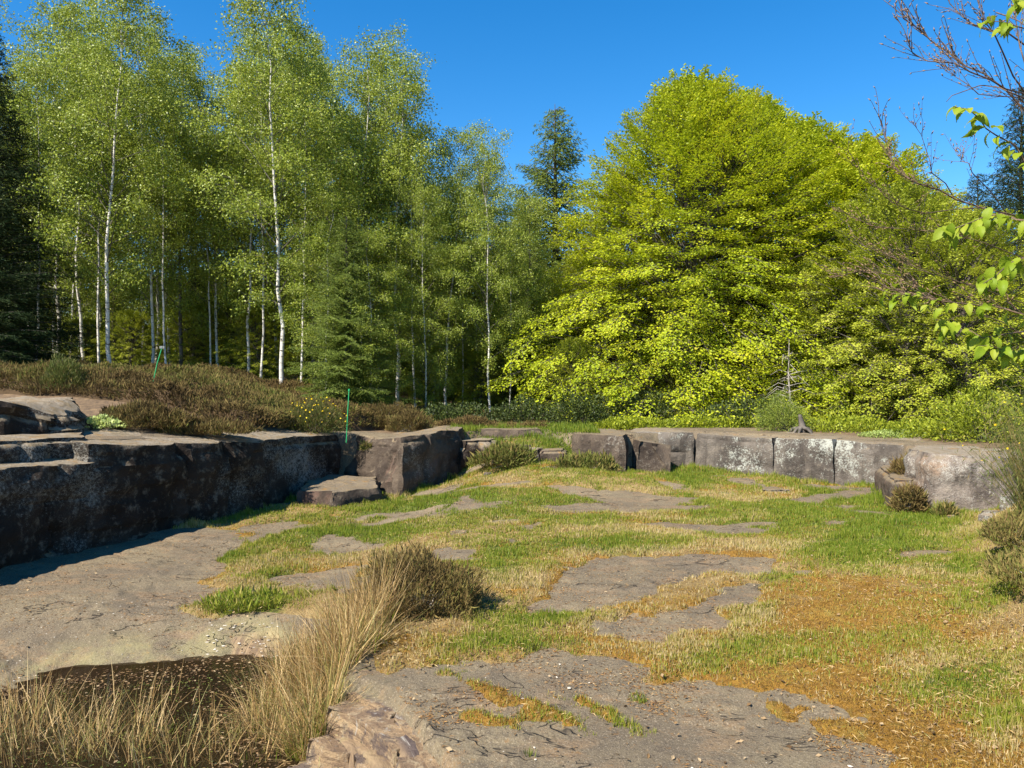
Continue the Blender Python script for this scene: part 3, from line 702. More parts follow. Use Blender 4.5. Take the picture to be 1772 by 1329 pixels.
# ------------------------------------------------------------------ grass, moss, litter
def rnd_attr(r, n, m, lo=0, hi=1): return np.repeat(r.uniform(lo, hi, n), m)
r = np.random.default_rng(11)
def floor_points(n, ylo, yhi, r, umax=.72, power=1.35):
    # more points near the camera (density falls with distance)
    k = 2 - power
    y = (r.uniform(ylo ** k, yhi ** k, n)) ** (1 / k); u = r.uniform(-umax, umax, n); return u * y, y
n = 1500000
x, y = floor_points(n, 3.0, 14.5, r)
rk, og, gr, tn = fields(x, y); g0, s = ground_z(x, y); pdd = sdist(x, y, POOL)
gr0 = gr
wallfoot = np.exp(-(np.clip(s, 0, 9) / .3) ** 2) * (y > 8.3) * .45
gr = gr + wallfoot + .25 * sm((y - 8) / 3)
clump = .5 + .5 * fbm(x * 5, y * 5, 3., oct=3)
pr = sm((gr - .02) / .6) * (rk < .03) * (s > .02) * (clump ** 1.2) * 1.3
pr = pr * (pdd < -.55)
ramp_ok = (np.abs(x - .2) < 1.3) & (y > 12) & (y < 15)
pr = np.where(ramp_ok & (s < .02), .5 * sm((gr + .3) / .6), pr)
k = r.random(n) < pr
x, y, rk, gr, s, og, clump = x[k], y[k], rk[k], gr[k], s[k], og[k], clump[k]
z = turf_z(x, y)
L = (.012 + .020 * r.random(len(x)) + .028 * sm((gr - .6) / .7) * clump ** 2) * (.85 + .04 * y)
L = L * (1 + 1.1 * np.clip(fbm(x * 9, y * 9, 2., 2) - .15, 0, 1) * 2)
L = L * (1 + .6 * (np.exp(-(np.clip(s, 0, 9) / .3) ** 2) * (y > 7)))
w = (.0022 + .00042 * y) * r.uniform(.8, 1.4, len(x))
v, f, m = blades(np.stack([x, y, z - .004], 1), r.uniform(0, 6.28, len(x)), L, r.uniform(0, .5, len(x)), r.uniform(.1, 1.1, len(x)), w * 1.35, 1, r)
dry = sm((fbm(x * 1.3, y * 1.9, 5., oct=3) + .15) / .5)
tone = np.clip(.42 - .30 * (gr - .4) + .38 * dry * (gr < .85) + r.normal(0, .15, len(x)) + .28 * (r.random(len(x)) < .22), 0, 1)
tag(link('grass', newmesh('grass', v, f, M['grass'], {'rnd': np.repeat(tone, m)})), 'short spring grass growing in patches across the quarry floor', 'grass', kind='stuff')
print('grass blades', len(x))

# dry thatch / orange moss sprigs
n = 500000
x, y = floor_points(n, 3.0, 13.5, r, power=1.6)
rk, og, gr, tn = fields(x, y); g0, s = ground_z(x, y); pdd = sdist(x, y, POOL)
pr = sm((og - .05) / .4) * (rk < .02) * (s > .02) * (pdd < -.5)
k = r.random(n) < pr * .75
x, y = x[k], y[k]; z = turf_z(x, y)
nn = len(x)
v, f, m = blades(np.stack([x, y, z - .003], 1), r.uniform(0, 6.28, nn), r.uniform(.008, .024, nn), r.uniform(0, 1.1, nn), r.uniform(0, .6, nn), (.0026 + .0005 * y) * r.uniform(.8, 1.4, nn), 1, r)
tag(link('moss', newmesh('moss', v, f, M['moss'], {'rnd': np.repeat(np.clip(.45 + .4 * fbm(x * 3, y * 3, 8.) + r.normal(0, .2, nn), 0, 1), m)})), 'orange brown moss carpeting the right foreground and the slab edges', 'moss', kind='stuff')
print('moss', nn)

def flat_bits(n, x, y, z, L, wr, r, tilt=.35):
    a = r.uniform(0, 6.28, n); ax = np.stack([np.cos(a), np.sin(a), r.normal(0, tilt * .5, n)], 1)
    nm = unit(np.stack([r.normal(0, tilt, n), r.normal(0, tilt, n), np.ones(n)], 1))
    return leaf_quads(np.stack([x, y, z], 1), ax, nm, L, wr)
# dry straws lying in the turf
n = 90000
x, y = floor_points(n, 3.0, 13, r, power=1.6); rk, og, gr, tn = fields(x, y); g0, s = ground_z(x, y)
px, py = CX + x / y * F, HY + EYE / y * F
dryzone = blob(px, py, [(1720, 1150, 200, 130, 1.0), (1450, 990, 150, 40, .6), (1650, 1280, 150, 80, .7), (850, 1110, 150, 30, .6), (1100, 960, 300, 60, .3), (900, 1030, 120, 50, .5), (720, 1140, 120, 30, .8)])
pr = (.22 + .75 * dryzone) * (rk < .03) * (s > .02) * (sdist(x, y, POOL) < -.45)
k = r.random(n) < pr; x, y = x[k], y[k]; nn = len(x)
v, f = flat_bits(nn, x, y, turf_z(x, y) + r.uniform(.004, .03, nn), r.uniform(.012, .048, nn), .09, r, .6)
v2 = v; f2 = f
tag(link('dry_straw', newmesh('dry_straw', v, f, M['straw'], {'rnd': rnd_attr(r, nn, 4)})), 'bleached straws lying in the turf', 'straw', kind='stuff')
n = 170000
x, y = floor_points(n, 3.0, 11, r, power=1.8); rk, og, gr, tn = fields(x, y); g0, s = ground_z(x, y)
k = (rk > -.01) & (tn < .02) & (s > 0) & (sdist(x, y, POOL) < -.08) & (r.random(n) < sm(fbm(x * 2.6, y * 3.5, 14., 4) * 1.8 + .45) * (.35 + .65 * np.exp(-(rk / .15) ** 2))); x, y, g0 = x[k], y[k], g0[k]; nn = len(x)
v, f = flat_bits(nn, x, y, g0 + r.uniform(.001, .006, nn), r.uniform(.006, .028, nn), .22, r, .3)
tag(link('bud_scale_litter', newmesh('bud_scale_litter', v, f, M['crumbs'], {'rnd': rnd_attr(r, nn, 4)})), 'rusty bud scales and needles drifted across the bare slabs', 'litter', kind='stuff')
# dead leaves
n = 26000
x, y = floor_points(n, 3.0, 12.5, r, power=1.7); rk, og, gr, tn = fields(x, y); g0, s = ground_z(x, y)
px, py = CX + x / y * F, HY + EYE / y * F
zone = blob(px, py, [(1720, 1130, 150, 130, 1.0), (1400, 1080, 120, 40, .3), (400, 1080, 50, 70, .9), (420, 1130, 110, 20, 1), (700, 1140, 120, 25, .9), (1540, 960, 120, 15, .6), (1600, 1250, 200, 60, .4), (1650, 1030, 120, 40, .7), (120, 975, 100, 20, .4)])
k = r.random(n) < (.05 + .85 * zone) * (s > 0) * (sdist(x, y, POOL) < -.05); x, y, rk = x[k], y[k], rk[k]; nn = len(x)
zz = np.where(rk > 0, ground_z(x, y)[0], turf_z(x, y)) + r.uniform(.002, .014, nn)
v, f = flat_bits(nn, x, y, zz, r.uniform(.010, .032, nn), .6, r, .6)
tag(link('leaf_litter', newmesh('leaf_litter', v, f, M['litter'], {'rnd': rnd_attr(r, nn, 4)})), 'dead brown leaves strewn over turf and slabs', 'leaf litter', kind='stuff')
# litter floating on the pool and its wet rim
n = 17000
x = r.uniform(-4.2, -1.0, n); y = r.uniform(3.2, 5.3, n); q = sdist(x, y, POOL) + .10 * fbm(x * 3, y * 3)
k = r.random(n) < np.where(q > -.02, .75 * np.exp(-(q / .3) ** 2) + .06, .6 * np.exp(-(q / .09) ** 2)); x, y = x[k], y[k]; nn = len(x)
zz = np.maximum(ground_z(x, y)[0] + .004, -.332)
v, f = flat_bits(nn, x, y, zz, r.uniform(.008, .03, nn), .6, r, .12)
tag(link('floating_litter', newmesh('floating_litter', v, f, M['litter'], {'rnd': np.clip(rnd_attr(r, nn, 4) ** 2.2, 0, 1)})), 'dark sodden leaf scraps along the edge of the pool', 'leaf litter', kind='stuff')

n = 5000
x = r.uniform(-4.2, -1.1, n); y = r.uniform(3.2, 5.0, n); q = sdist(x, y, POOL)
k = (q > .25) & (r.random(n) < sm(fbm(x * 3, y * 3, 5.) + .7)); x, y = x[k], y[k]; nn = len(x)
v, f = flat_bits(nn, x, y, np.full(nn, -.331) + r.uniform(0, .006, nn), r.uniform(.006, .022, nn), .5, r, .25)
tag(link('pond_weed', newmesh('pond_weed', v, f, M['dark_shrub'], {'rnd': rnd_attr(r, nn, 4)})), 'olive green weed scraps floating between the rushes', 'pond weed', kind='stuff')

# ------------------------------------------------------------------ rushes by the pool
def rush_tussock(x, y, n, rad, L0, L1, label, dryness, lean=.25, seed=1, curve=.9):
    r = np.random.default_rng(seed)
    z0 = max(float(ground_z(np.array([x]), np.array([y]))[0][0]), -.40)
    t = empty('rush_tussock', (x, y, z0)); tag(t, label, 'rushes', 'dry rush tussocks round the pool')
    rr = rad * np.sqrt(r.random(n)); a = r.uniform(0, 6.28, n)
    bx, by = rr * np.cos(a), rr * np.sin(a)
    bz = np.maximum(ground_z(bx + x, by + y)[0], -.42) - z0 - .02
    L = (L0 * .65 + (L1 * .98 - L0 * .65) * r.random(n) ** 1.5)
    az = a + r.normal(0, 1.3, n)
    v, f, m = blades(np.stack([bx, by, bz], 1), az, L, np.abs(r.normal(0, lean * 1.5, n)) + .05, r.uniform(-.1, curve, n) * (r.random(n) < .7) + (r.random(n) < .12) * r.uniform(.5, 1.8, n), r.uniform(.0028, .006, n), 5, r)
    green = r.random(n) > dryness
    tone = np.where(green, .97, np.clip(r.normal(.45, .26, n), 0, .85))
    o = link('blades', newmesh('blades', v, f, M['straw'], {'rnd': np.repeat(tone, m)}), t); o['kind'] = 'stuff'
    n2 = int(n * .5)       # short green shoots at the base
    rr = rad * 1.1 * np.sqrt(r.random(n2)); a = r.uniform(0, 6.28, n2); bx, by = rr * np.cos(a), rr * np.sin(a)
    bz = np.maximum(ground_z(bx + x, by + y)[0], -.42) - z0 - .02
    v, f, m = blades(np.stack([bx, by, bz], 1), a, r.uniform(L0 * .3, L0 * .8, n2), np.abs(r.normal(0, .2, n2)), r.uniform(.1, .6, n2), r.uniform(.003, .006, n2), 3, r)
    o = link('green_shoots', newmesh('green_shoots', v, f, M['grass'], {'rnd': np.repeat(np.clip(r.normal(.3, .2, n2), 0, .7), m)}), t); o['kind'] = 'stuff'
    return t
def PT(px, py, z): return P(px, py, z)
TUS = [
 (*P(620, 1115, -.1), 950, .22, .30, .62, 'tallest straw-coloured rush tussock, leaning against the left of the heather bush', .93, .28),
 (*P(560, 1165, -.2), 850, .20, .28, .55, 'dense rush tussock directly in front of the tallest one', .9, .3),
 (*P(495, 1215, -.3), 560, .15, .25, .50, 'rush tussock arching left over the corner of the pool', .88, .35),
 (*P(540, 1290, -.3), 700, .12, .22, .50, 'rush tussock with green bases beside the tan rock face', .72, .4),
 (*P(520, 1130, -.25), 420, .20, .18, .42, 'short rushes filling the ground left of the tallest tussock', .9, .4),
 (*P(600, 1170, -.15), 620, .20, .25, .50, 'rush tussock on the broken slab edge right of the dense one', .85, .35),
 (*P(470, 1255, -.33), 420, .18, .2, .46, 'messy rush tussock between the pool corner and the green-based one', .85, .5),
 (*P(570, 1225, -.25), 560, .16, .2, .46, 'rush tussock hiding the foot of the tan rock face', .85, .4),
 (*P(655, 1085, -.05), 380, .16, .2, .48, 'thin outer rushes touching the heather bush', .95, .35),
 (*P(430, 1300, -.36), 330, .24, .18, .40, 'sparse rushes standing in the pool left of the green-based tussock', .85, .3),
 (*P(310, 1315, -.38), 380, .26, .18, .42, 'rushes in the middle of the pool at the bottom edge', .8, .3),
 (*P(200, 1300, -.38), 450, .26, .20, .44, 'thick stand of rushes left of the mid-pool ones', .82, .25),
 (*P(90, 1305, -.38), 450, .28, .20, .46, 'rushes near the lower left corner of the photo', .8, .25),
 (*P(-10, 1280, -.38), 430, .28, .20, .46, 'rushes cut off by the left edge of the photo', .8, .25),
 (*P(60, 1235, -.35), 90, .2, .2, .42, 'thin brownish rushes at the far left shore of the pool', .95, .2),
 (*P(250, 1235, -.36), 80, .25, .2, .40, 'few thin straws standing in the open water', .9, .25),
]
for i, tt in enumerate(TUS):
    rush_tussock(tt[0], tt[1], tt[2], tt[3], tt[4], tt[5], tt[6], tt[7], tt[8], seed=40 + i)

# ------------------------------------------------------------------ heather and shrubs
def mound_pts(n, rx, ry, h, r, seed, jag=.35):
    """points on a lumpy half-ellipsoid with outward normals"""
    a = r.uniform(0, 6.28, n); e = np.arcsin(r.random(n) ** .8)
    d = np.stack([np.cos(e) * np.cos(a), np.cos(e) * np.sin(a), np.sin(e)], 1)
    lump = 1 + jag * fbm(d[:, 0] * 1.9 + seed, d[:, 1] * 1.9, d[:, 2] * 1.9, oct=4, gain=.65)
    p = d * np.array([rx, ry, h]) * lump[:, None]
    return p, unit(d / np.array([rx, ry, h]))
def heather_bush(x, y, rx, ry, h, n, label, seed, rz=0.0, jag=.5, mat='heather', name='heather_bush', cat='heather', sprig=.07, wid=.009, z=None, tone=None, core=True, group=None):
    r = np.random.default_rng(seed)
    z0 = float(ground_z(np.array([x]), np.array([y]))[0][0]) if z is None else z
    t = empty(name, (x, y, z0), rz); tag(t, label, cat, group)
    p, nm = mound_pts(n, rx, ry, h, r, seed, jag)
    depth = r.random(n) ** 2 * .35
    base = p * (1 - depth)[:, None]
    d = unit(nm * .7 + np.array([0, 0, .8]) + r.normal(0, .52, (n, 3)))
    L = r.uniform(.6, 1.3, n) * sprig * (1 + 1.3 * (r.random(n) < .06))
    v, f = leaf_quads(base + d * L[:, None] * .3, d, rdir(r, n), L, wid / sprig * 1.6)
    tn_ = np.clip(.5 + .3 * fbm(p[:, 0] * 4 + seed, p[:, 1] * 4, p[:, 2] * 4) + r.normal(0, .2, n), 0, 1) if tone is None else np.clip(r.normal(tone, .2, n), 0, 1)
    o = link('sprigs', newmesh('sprigs', v, f, M[mat], {'rnd': np.repeat(tn_, 4)}), t); o['kind'] = 'stuff'
    ls = []
    for i in range(26):
        a = r.uniform(0, 6.28); e = r.uniform(.3, 1.4)
        tip = np.array([math.cos(a) * math.cos(e) * rx, math.sin(a) * math.cos(e) * ry, math.sin(e) * h]) * r.uniform(.7, 1.0)
        b = np.array([tip[0] * .2, tip[1] * .2, -.02]); mid = (b + tip) / 2 + np.array([tip[0] * .15, tip[1] * .15, -h * .05]) + r.normal(0, .02, 3)
        ls.append(([b, mid, tip], [.006, .004, .002]))
    v, f = tubes(ls, 4)
    link('stems', newmesh('stems', v, f, M['pale_twig']), t)
    return t
x, y = P(715, 1075, -.02)
heather_bush(x + .04, y + .12, .42, .38, .36, 24000, 'dark brown heather bush beside the dry rushes in the foreground', 3, sprig=.040, wid=.0028, jag=.7)
x, y = P(425, 1040, -.12)
heather_bush(x, y, .34, .24, .09, 4200, 'low grey-green heather cushion at the edge of the bare left slab', 4, sprig=.045, wid=.0038, tone=.42, jag=.6, mat='grass')
x, y = P(1575, 885)
heather_bush(x, y, .20, .16, .30, 3500, 'narrow heather bush standing before the corner of the right wall', 5, sprig=.06, wid=.006)
heather_bush(5.15, 10.0, .22, .18, .20, 2500, 'little heather tuft growing in the notch of the right wall', 6, sprig=.06, wid=.006, z=.33)
x, y = P(1638, 893)
heather_bush(x, y, .14, .12, .14, 1800, 'small green-brown heather tuft by the small pale stone', 8, sprig=.05, wid=.006, tone=.9)
# on the left plateau
def at_plateau(px, py):
    d = 9.0
    for _ in range(30):
        z = float(zplateau(np.array([W(px, d)]), np.array([d]))[0]); d = .6 * d + .4 * (EYE - z) * F / max(py - HY, 12)
    return W(px, d), d, z
for (px, d, rx, ry, h, n, lab, sd) in [
    (248, 9.7, .55, .4, .26, 9000, 'heather bush on the left wall rim beside the pale-leaved plants', 21),
    (350, 9.9, .62, .35, .17, 8000, 'low spreading heather on the left wall rim right of the bushier one', 22),
    (660, 14.2, .75, .5, .44, 7000, 'rounded heather bush behind the green stake', 23),
    (705, 13.6, .42, .35, .30, 5000, 'smaller rounded heather in front of the one behind the green stake', 24),
    (640, 770, 0, 0, 0, 0, '', 0)]:
    if n:
        xx = W(px, d); heather_bush(xx, d, rx, ry, h, n * 2, lab, sd, jag=.7, sprig=.042, wid=.005, z=float(zplateau(np.array([xx]), np.array([d]))[0]) + .02)
x, y = W(640, 12.4), 12.4
heather_bush(x, y - .1, .14, .12, .10, 900, 'tiny moss-green tuft on the sloping side of the big block', 26, sprig=.05, wid=.007, z=.42, tone=.9)
# heath mass on the bank
r = np.random.default_rng(61)
n = 340000
u = r.uniform(-.72, .10, n); yy = r.uniform(9.6 ** 1.0, 20, n); xx = u * yy
hm = sm((-sdist(xx, yy, INNER) - 1.0 + .5 * fbm(xx * .8, yy * .8, oct=3)) / .5)
pxh = CX + u * F
front = 12.6 - 2.0 * sm((600 - pxh) / 100) + 1.2 * sm((200 - pxh) / 150) + .9 * fbm(xx * .9, 0 * xx, 4.) + 1.2 * sm((pxh - 560) / 150)
def heath_h(xx, yy):
    pxh = CX + xx / yy * F
    front = 13.0 - 1.1 * sm((600 - pxh) / 150) - .9 * np.exp(-((pxh - 400) / 110) ** 2) + .5 * fbm(xx * .9, 0 * xx, 4.) + 1.0 * sm((pxh - 560) / 150)
    e = sm((yy - front) / .35) * sm((20 - yy) / 2) * sm((980 - pxh) / 90)
    return e * (.30 + .26 * fbm(xx * 1.1, yy * 1.1, oct=4) + .10 * fbm(xx * 3.5, yy * 3.5, oct=3) - .18 * sm((pxh - 640) / 140)), e
Uh = np.arange(-1.1, .12, .006); Yh = np.arange(10.2, 20.3, .09)
Xh = (Uh[None] * Yh[:, None]).ravel(); Yh2 = np.repeat(Yh, len(Uh)); hh, eh = heath_h(Xh, Yh2)
v = np.stack([Xh, Yh2, zplateau(Xh, Yh2) + hh * .8 - .04], 1); fh = grid_faces(len(Yh), len(Uh)); fh = fh[eh[fh].max(1) > .02]; fh = fh[sdist(Xh, Yh2, INNER)[fh].max(1) < -.5]
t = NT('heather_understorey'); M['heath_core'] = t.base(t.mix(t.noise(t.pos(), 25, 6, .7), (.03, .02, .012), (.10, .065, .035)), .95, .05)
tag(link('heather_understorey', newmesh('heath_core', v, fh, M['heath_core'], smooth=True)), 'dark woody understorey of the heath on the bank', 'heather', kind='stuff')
h, e = heath_h(xx, yy); k = (e > .25) & (r.random(n) < np.clip(1.6 - (yy - 11) * .12, .25, 1))
xx, yy, h = xx[k], yy[k], h[k]; nn = len(xx); print('heath', nn)
eps = .08
gx = (heath_h(xx + eps, yy)[0] - h) / eps; gy = (heath_h(xx, yy + eps)[0] - h) / eps
d = unit(np.stack([-gx * .6, -gy * .6, np.ones(nn)], 1) + r.normal(0, .45, (nn, 3)))
L = r.uniform(.04, .095, nn) * (1 + .9 * (r.random(nn) < .05))
v, f = leaf_quads(np.stack([xx, yy, zplateau(xx, yy) + h * r.uniform(.55, 1.0, nn) ** .6], 1) + d * .02, d, rdir(r, nn), L, .2)
tone = np.clip(.55 + .75 * fbm(xx * 1.2, yy * 1.2, 2., 4) + r.normal(0, .2, nn), 0, 1)
tag(link('heath', newmesh('heath', v, f, M['heather'], {'rnd': np.repeat(tone, 4)})), 'brown heather covering the bank below the birches', 'heather', kind='stuff')

def leafy_shrub(x, y, rx, ry, h, n, leaf, label, seed, mat, name='shrub', cat='shrub', z=None, flowers=0, wr=.6, tone=.5, up=.3):
    r = np.random.default_rng(seed); z0 = float(ground_z(np.array([x]), np.array([y]))[0][0]) if z is None else z
    t = empty(name, (x, y, z0)); tag(t, label, cat)
    p, nm = mound_pts(n, rx, ry, h, r, seed, .5); p = p * (1 - r.random(n) ** 1.5 * .6)[:, None]
    d = unit(nm + np.array([0, 0, up]) + r.normal(0, .6, (n, 3)))
    v, f = leaf_quads(p, d, unit(r.normal(0, 1, (n, 3)) + np.array([0, 0, .8])), r.uniform(.6, 1.3, n) * leaf, wr)
    o = link('foliage', newmesh('foliage', v, f, M[mat], {'rnd': np.repeat(np.clip(r.normal(tone, .25, n), 0, 1), 4)}), t); o['kind'] = 'stuff'
    ls = []
    for i in range(24):
        a = r.uniform(0, 6.28); e = r.uniform(.2, 1.5); tip = np.array([math.cos(a) * math.cos(e) * rx, math.sin(a) * math.cos(e) * ry, math.sin(e) * h]) * .9
        ls.append(([np.array([tip[0] * .1, tip[1] * .1, -.03]), tip * .55 + r.normal(0, .03, 3), tip], [.009, .006, .002]))
    v, f = tubes(ls, 4); link('stems', newmesh('stems', v, f, M['grey_bark']), t)
    if flowers:
        p, nm = mound_pts(flowers, rx, ry, h, r, seed, .5)
        kk = (p[:, 2] > .25 * h); p = p[kk]; nm = nm[kk]
        v, f = leaf_quads(p * 1.03, rdir(r, len(p)), nm, r.uniform(.02, .035, len(p)), .9)
        o = link('flowers', newmesh('flowers', v, f, M['flower'], {'rnd': np.repeat(r.random(len(p)), 4)}), t); o['kind'] = 'stuff'
    return t
def zp1(x, y): return float(zplateau(np.array([x]), np.array([y]))[0])
x, y = W(545, 12.2), 12.2
leafy_shrub(x, y, .50, .4, .55, 7000, .05, 'gorse bush dotted with yellow flowers at the right end of the heath', 31, 'broom', 'gorse_bush', 'gorse', z=zp1(x, y), flowers=150, wr=.18, tone=.6, up=1)
x, y = W(112, 12.2), 12.2
leafy_shrub(x, y, .38, .3, .62, 5500, .08, 'fresh green broom shrub rising from the heath at far left', 32, 'broom', 'broom_bush', 'broom', z=zp1(x, y), wr=.10, tone=.5, up=1.5)
x, y = W(172, 9.3), 9.3
leafy_shrub(x, y, .34, .25, .14, 900, .05, 'pale yellow-green leafy plants on the left wall rim', 33, 'pale_leaf', 'leafy_plant', 'plant', z=zp1(x, y) + .02, tone=.6)
x, y = W(1565, 12.6), 12.6
leafy_shrub(x, y, .8, .4, .12, 5000, .035, 'bright green bilberry mat on the rim of the right wall', 34, 'pale_leaf', 'bilberry_mat', 'plant', z=.60, tone=.2)
x, y = W(880, 793 * 0 + 12.6), 12.6
heather_bush(W(872, 12.3), 12.3, .50, .35, .30, 7000, 'dark green heather filling the gap beside the shaded block', 35, z=.18, tone=.95, sprig=.06, wid=.008)
heather_bush(W(1010, 12.2), 12.2, .55, .35, .22, 5000, 'green-brown heather slope below the leftmost block of the far wall', 36, z=.10, tone=.95, sprig=.06, wid=.008)

# pale young spruce bush and the stump on the far rim
x, y = W(1355, 13.5), 13.5
leafy_shrub(x, y, .50, .4, .62, 6500, .06, 'young pale green spruce bush beside the upturned stump', 37, 'larch_needle', 'spruce_bush', 'shrub', z=.62, wr=.14, tone=.8, up=.3)
st = empty('tree_stump', (W(1388, 13.1), 13.1, .60)); tag(st, 'weathered grey stump with splayed roots on the rim of the far wall', 'stump')
r = np.random.default_rng(77); ls = [([(0, 0, .0), (.01, 0, .14), (-.03, .02, .34)], [.075, .06, .03])]
for i in range(9):
    a = i * .7 + r.uniform(-.2, .2); l = r.uniform(.15, .3); ls.append(([(0, 0, .12), (math.cos(a) * l * .5, math.sin(a) * l * .5, .1), (math.cos(a) * l, math.sin(a) * l, -.01)], [.04, .028, .012]))
v, f = tubes(ls, 7); link('roots', newmesh('roots', v, f, M['grey_bark'], smooth=True), st)
# dead twiggy sapling
dt = empty('dead_sapling', (W(1366, 14.9), 14.9, .6)); tag(dt, 'bare grey twiggy sapling standing behind the young spruce bush', 'sapling')
ls = [([(0, 0, 0), (.02, 0, .5), (-.02, 0, 1.0), (.0, .02, 1.7)], [.022, .018, .012, .005])]; r = np.random.default_rng(78)
for i in range(34):
    h = r.uniform(.3, 1.5); a = r.uniform(0, 6.28); l = r.uniform(.15, .5) * (1.2 - h / 3)
    p0 = np.array([0, 0, h]); p1 = p0 + np.array([math.cos(a) * l * .5, math.sin(a) * l * .5, l * .15]); p2 = p0 + np.array([math.cos(a + .3) * l, math.sin(a + .3) * l, l * r.uniform(-.4, .3)])
    ls.append(([p0, p1, p2], [.009, .006, .0025]))
v, f = tubes(ls, 5); link('branches', newmesh('branches', v, f, M['pale_twig']), dt)

# ------------------------------------------------------------------ trees
def interp(pts, t):
    n = len(pts) - 1; s = t * n; i = min(int(s), n - 1); return pts[i] + (pts[i + 1] - pts[i]) * (s - i)
def birch(seed, H=9.0, cb=.17, Rm=1.6, nb=58, dens=.9, r0=.044, white=True, leaf=.058, lean=0.0):
    r = np.random.default_rng(seed); t = empty('birch_tree', (0, 0, 0))
    k = 12; zz = np.linspace(0, 1, k) * H
    wx = np.cumsum(r.normal(0, .05, k)) * np.linspace(.4, 1, k) + lean * (zz / H) ** 1.5; wy = np.cumsum(r.normal(0, .05, k)); wx[0] = wy[0] = 0
    trunk = np.stack([wx, wy, zz], 1); rad = r0 * (1 - np.linspace(0, 1, k) ** 1.1 * .93); rad[0] *= 1.25
    tt = trunk.copy(); tt[0, 2] = -.1
    v, f = tubes([(tt, rad)], 9); link('trunk', newmesh('trunk', v, f, M['birch_bark'] if white else M['grey_bark'], smooth=True), t)
    ls = []; C = []; D = []
    for i in range(nb):
        tf = cb + (1 - cb) * ((i + .5) / nb) ** .9
        p0 = interp(trunk, tf * .985); a = i * 2.4 + r.normal(0, .3)
        q = (tf - cb) / (1 - cb)
        prof = (min(1, q / .22) ** .6) * (1 - q) ** .62 + .08
        l = Rm * prof * r.uniform(.65, 1.25)
        el = R(r.uniform(35, 62)) if q < .8 else R(r.uniform(55, 78))
        hd = np.array([math.cos(a), math.sin(a), 0])
        rise = math.tan(el) * l * .62
        pts = [p0, p0 + hd * l * .35 + np.array([0, 0, rise * .55]), p0 + hd * l * .72 + np.array([0, 0, rise * .92]), p0 + hd * l + np.array([0, 0, rise])]
        pts = [np.asarray(p) + (r.normal(0, .03, 3) if j else 0) for j, p in enumerate(pts)]
        rb = .016 * (1 - tf * .6)
        ls.append((pts, [rb, rb * .7, rb * .45, rb * .2]))
        nc = int(5 + 4 * prof)
        for c in range(nc):
            s = r.uniform(.3, 1.02) if c else 1.0
            b = interp(np.array(pts), min(s, 1)); a2 = a + r.normal(0, .9); l2 = r.uniform(.15, .42) * (.6 + .6 * prof)
            tip = b + np.array([math.cos(a2) * l2, math.sin(a2) * l2, r.uniform(-.1, .2)])
            droop = tip + np.array([math.cos(a2) * .06, math.sin(a2) * .06, -r.uniform(.1, .42)])
            ls.append(([b, tip, droop], [.004, .003, .0015]))
            nl = int(r.integers(45, 95) * dens)
            u = r.random(nl)[:, None]
            base = np.where(u < .5, b + (tip - b) * u * 2, tip + (droop - tip) * (u * 2 - 1))
            C.append(base + r.normal(0, 1, (nl, 3)) * np.array([.10, .10, .09])); 
    v, f = tubes(ls, 3); link('branches', newmesh('branches', v, f, M['grey_bark']), t)
    C = np.concatenate(C); n = len(C)
    v, f = leaf_quads(C, unit(r.normal(0, .8, (n, 3)) + np.array([0, 0, -.7])), unit(r.normal(0, 1, (n, 3)) + np.array([-.3, -.3, .3])), r.uniform(.65, 1.2, n) * leaf * .9, .72)
    tone = np.clip(.5 + .25 * fbm(C[:, 0] * 1.4 + seed, C[:, 1] * 1.4, C[:, 2] * 1.4) + r.normal(0, .18, n), 0, 1)
    o = link('crown', newmesh('crown', v, f, M['birch_leaf'], {'rnd': np.repeat(tone, 4)}), t); o['kind'] = 'stuff'
    print('birch', n); return t

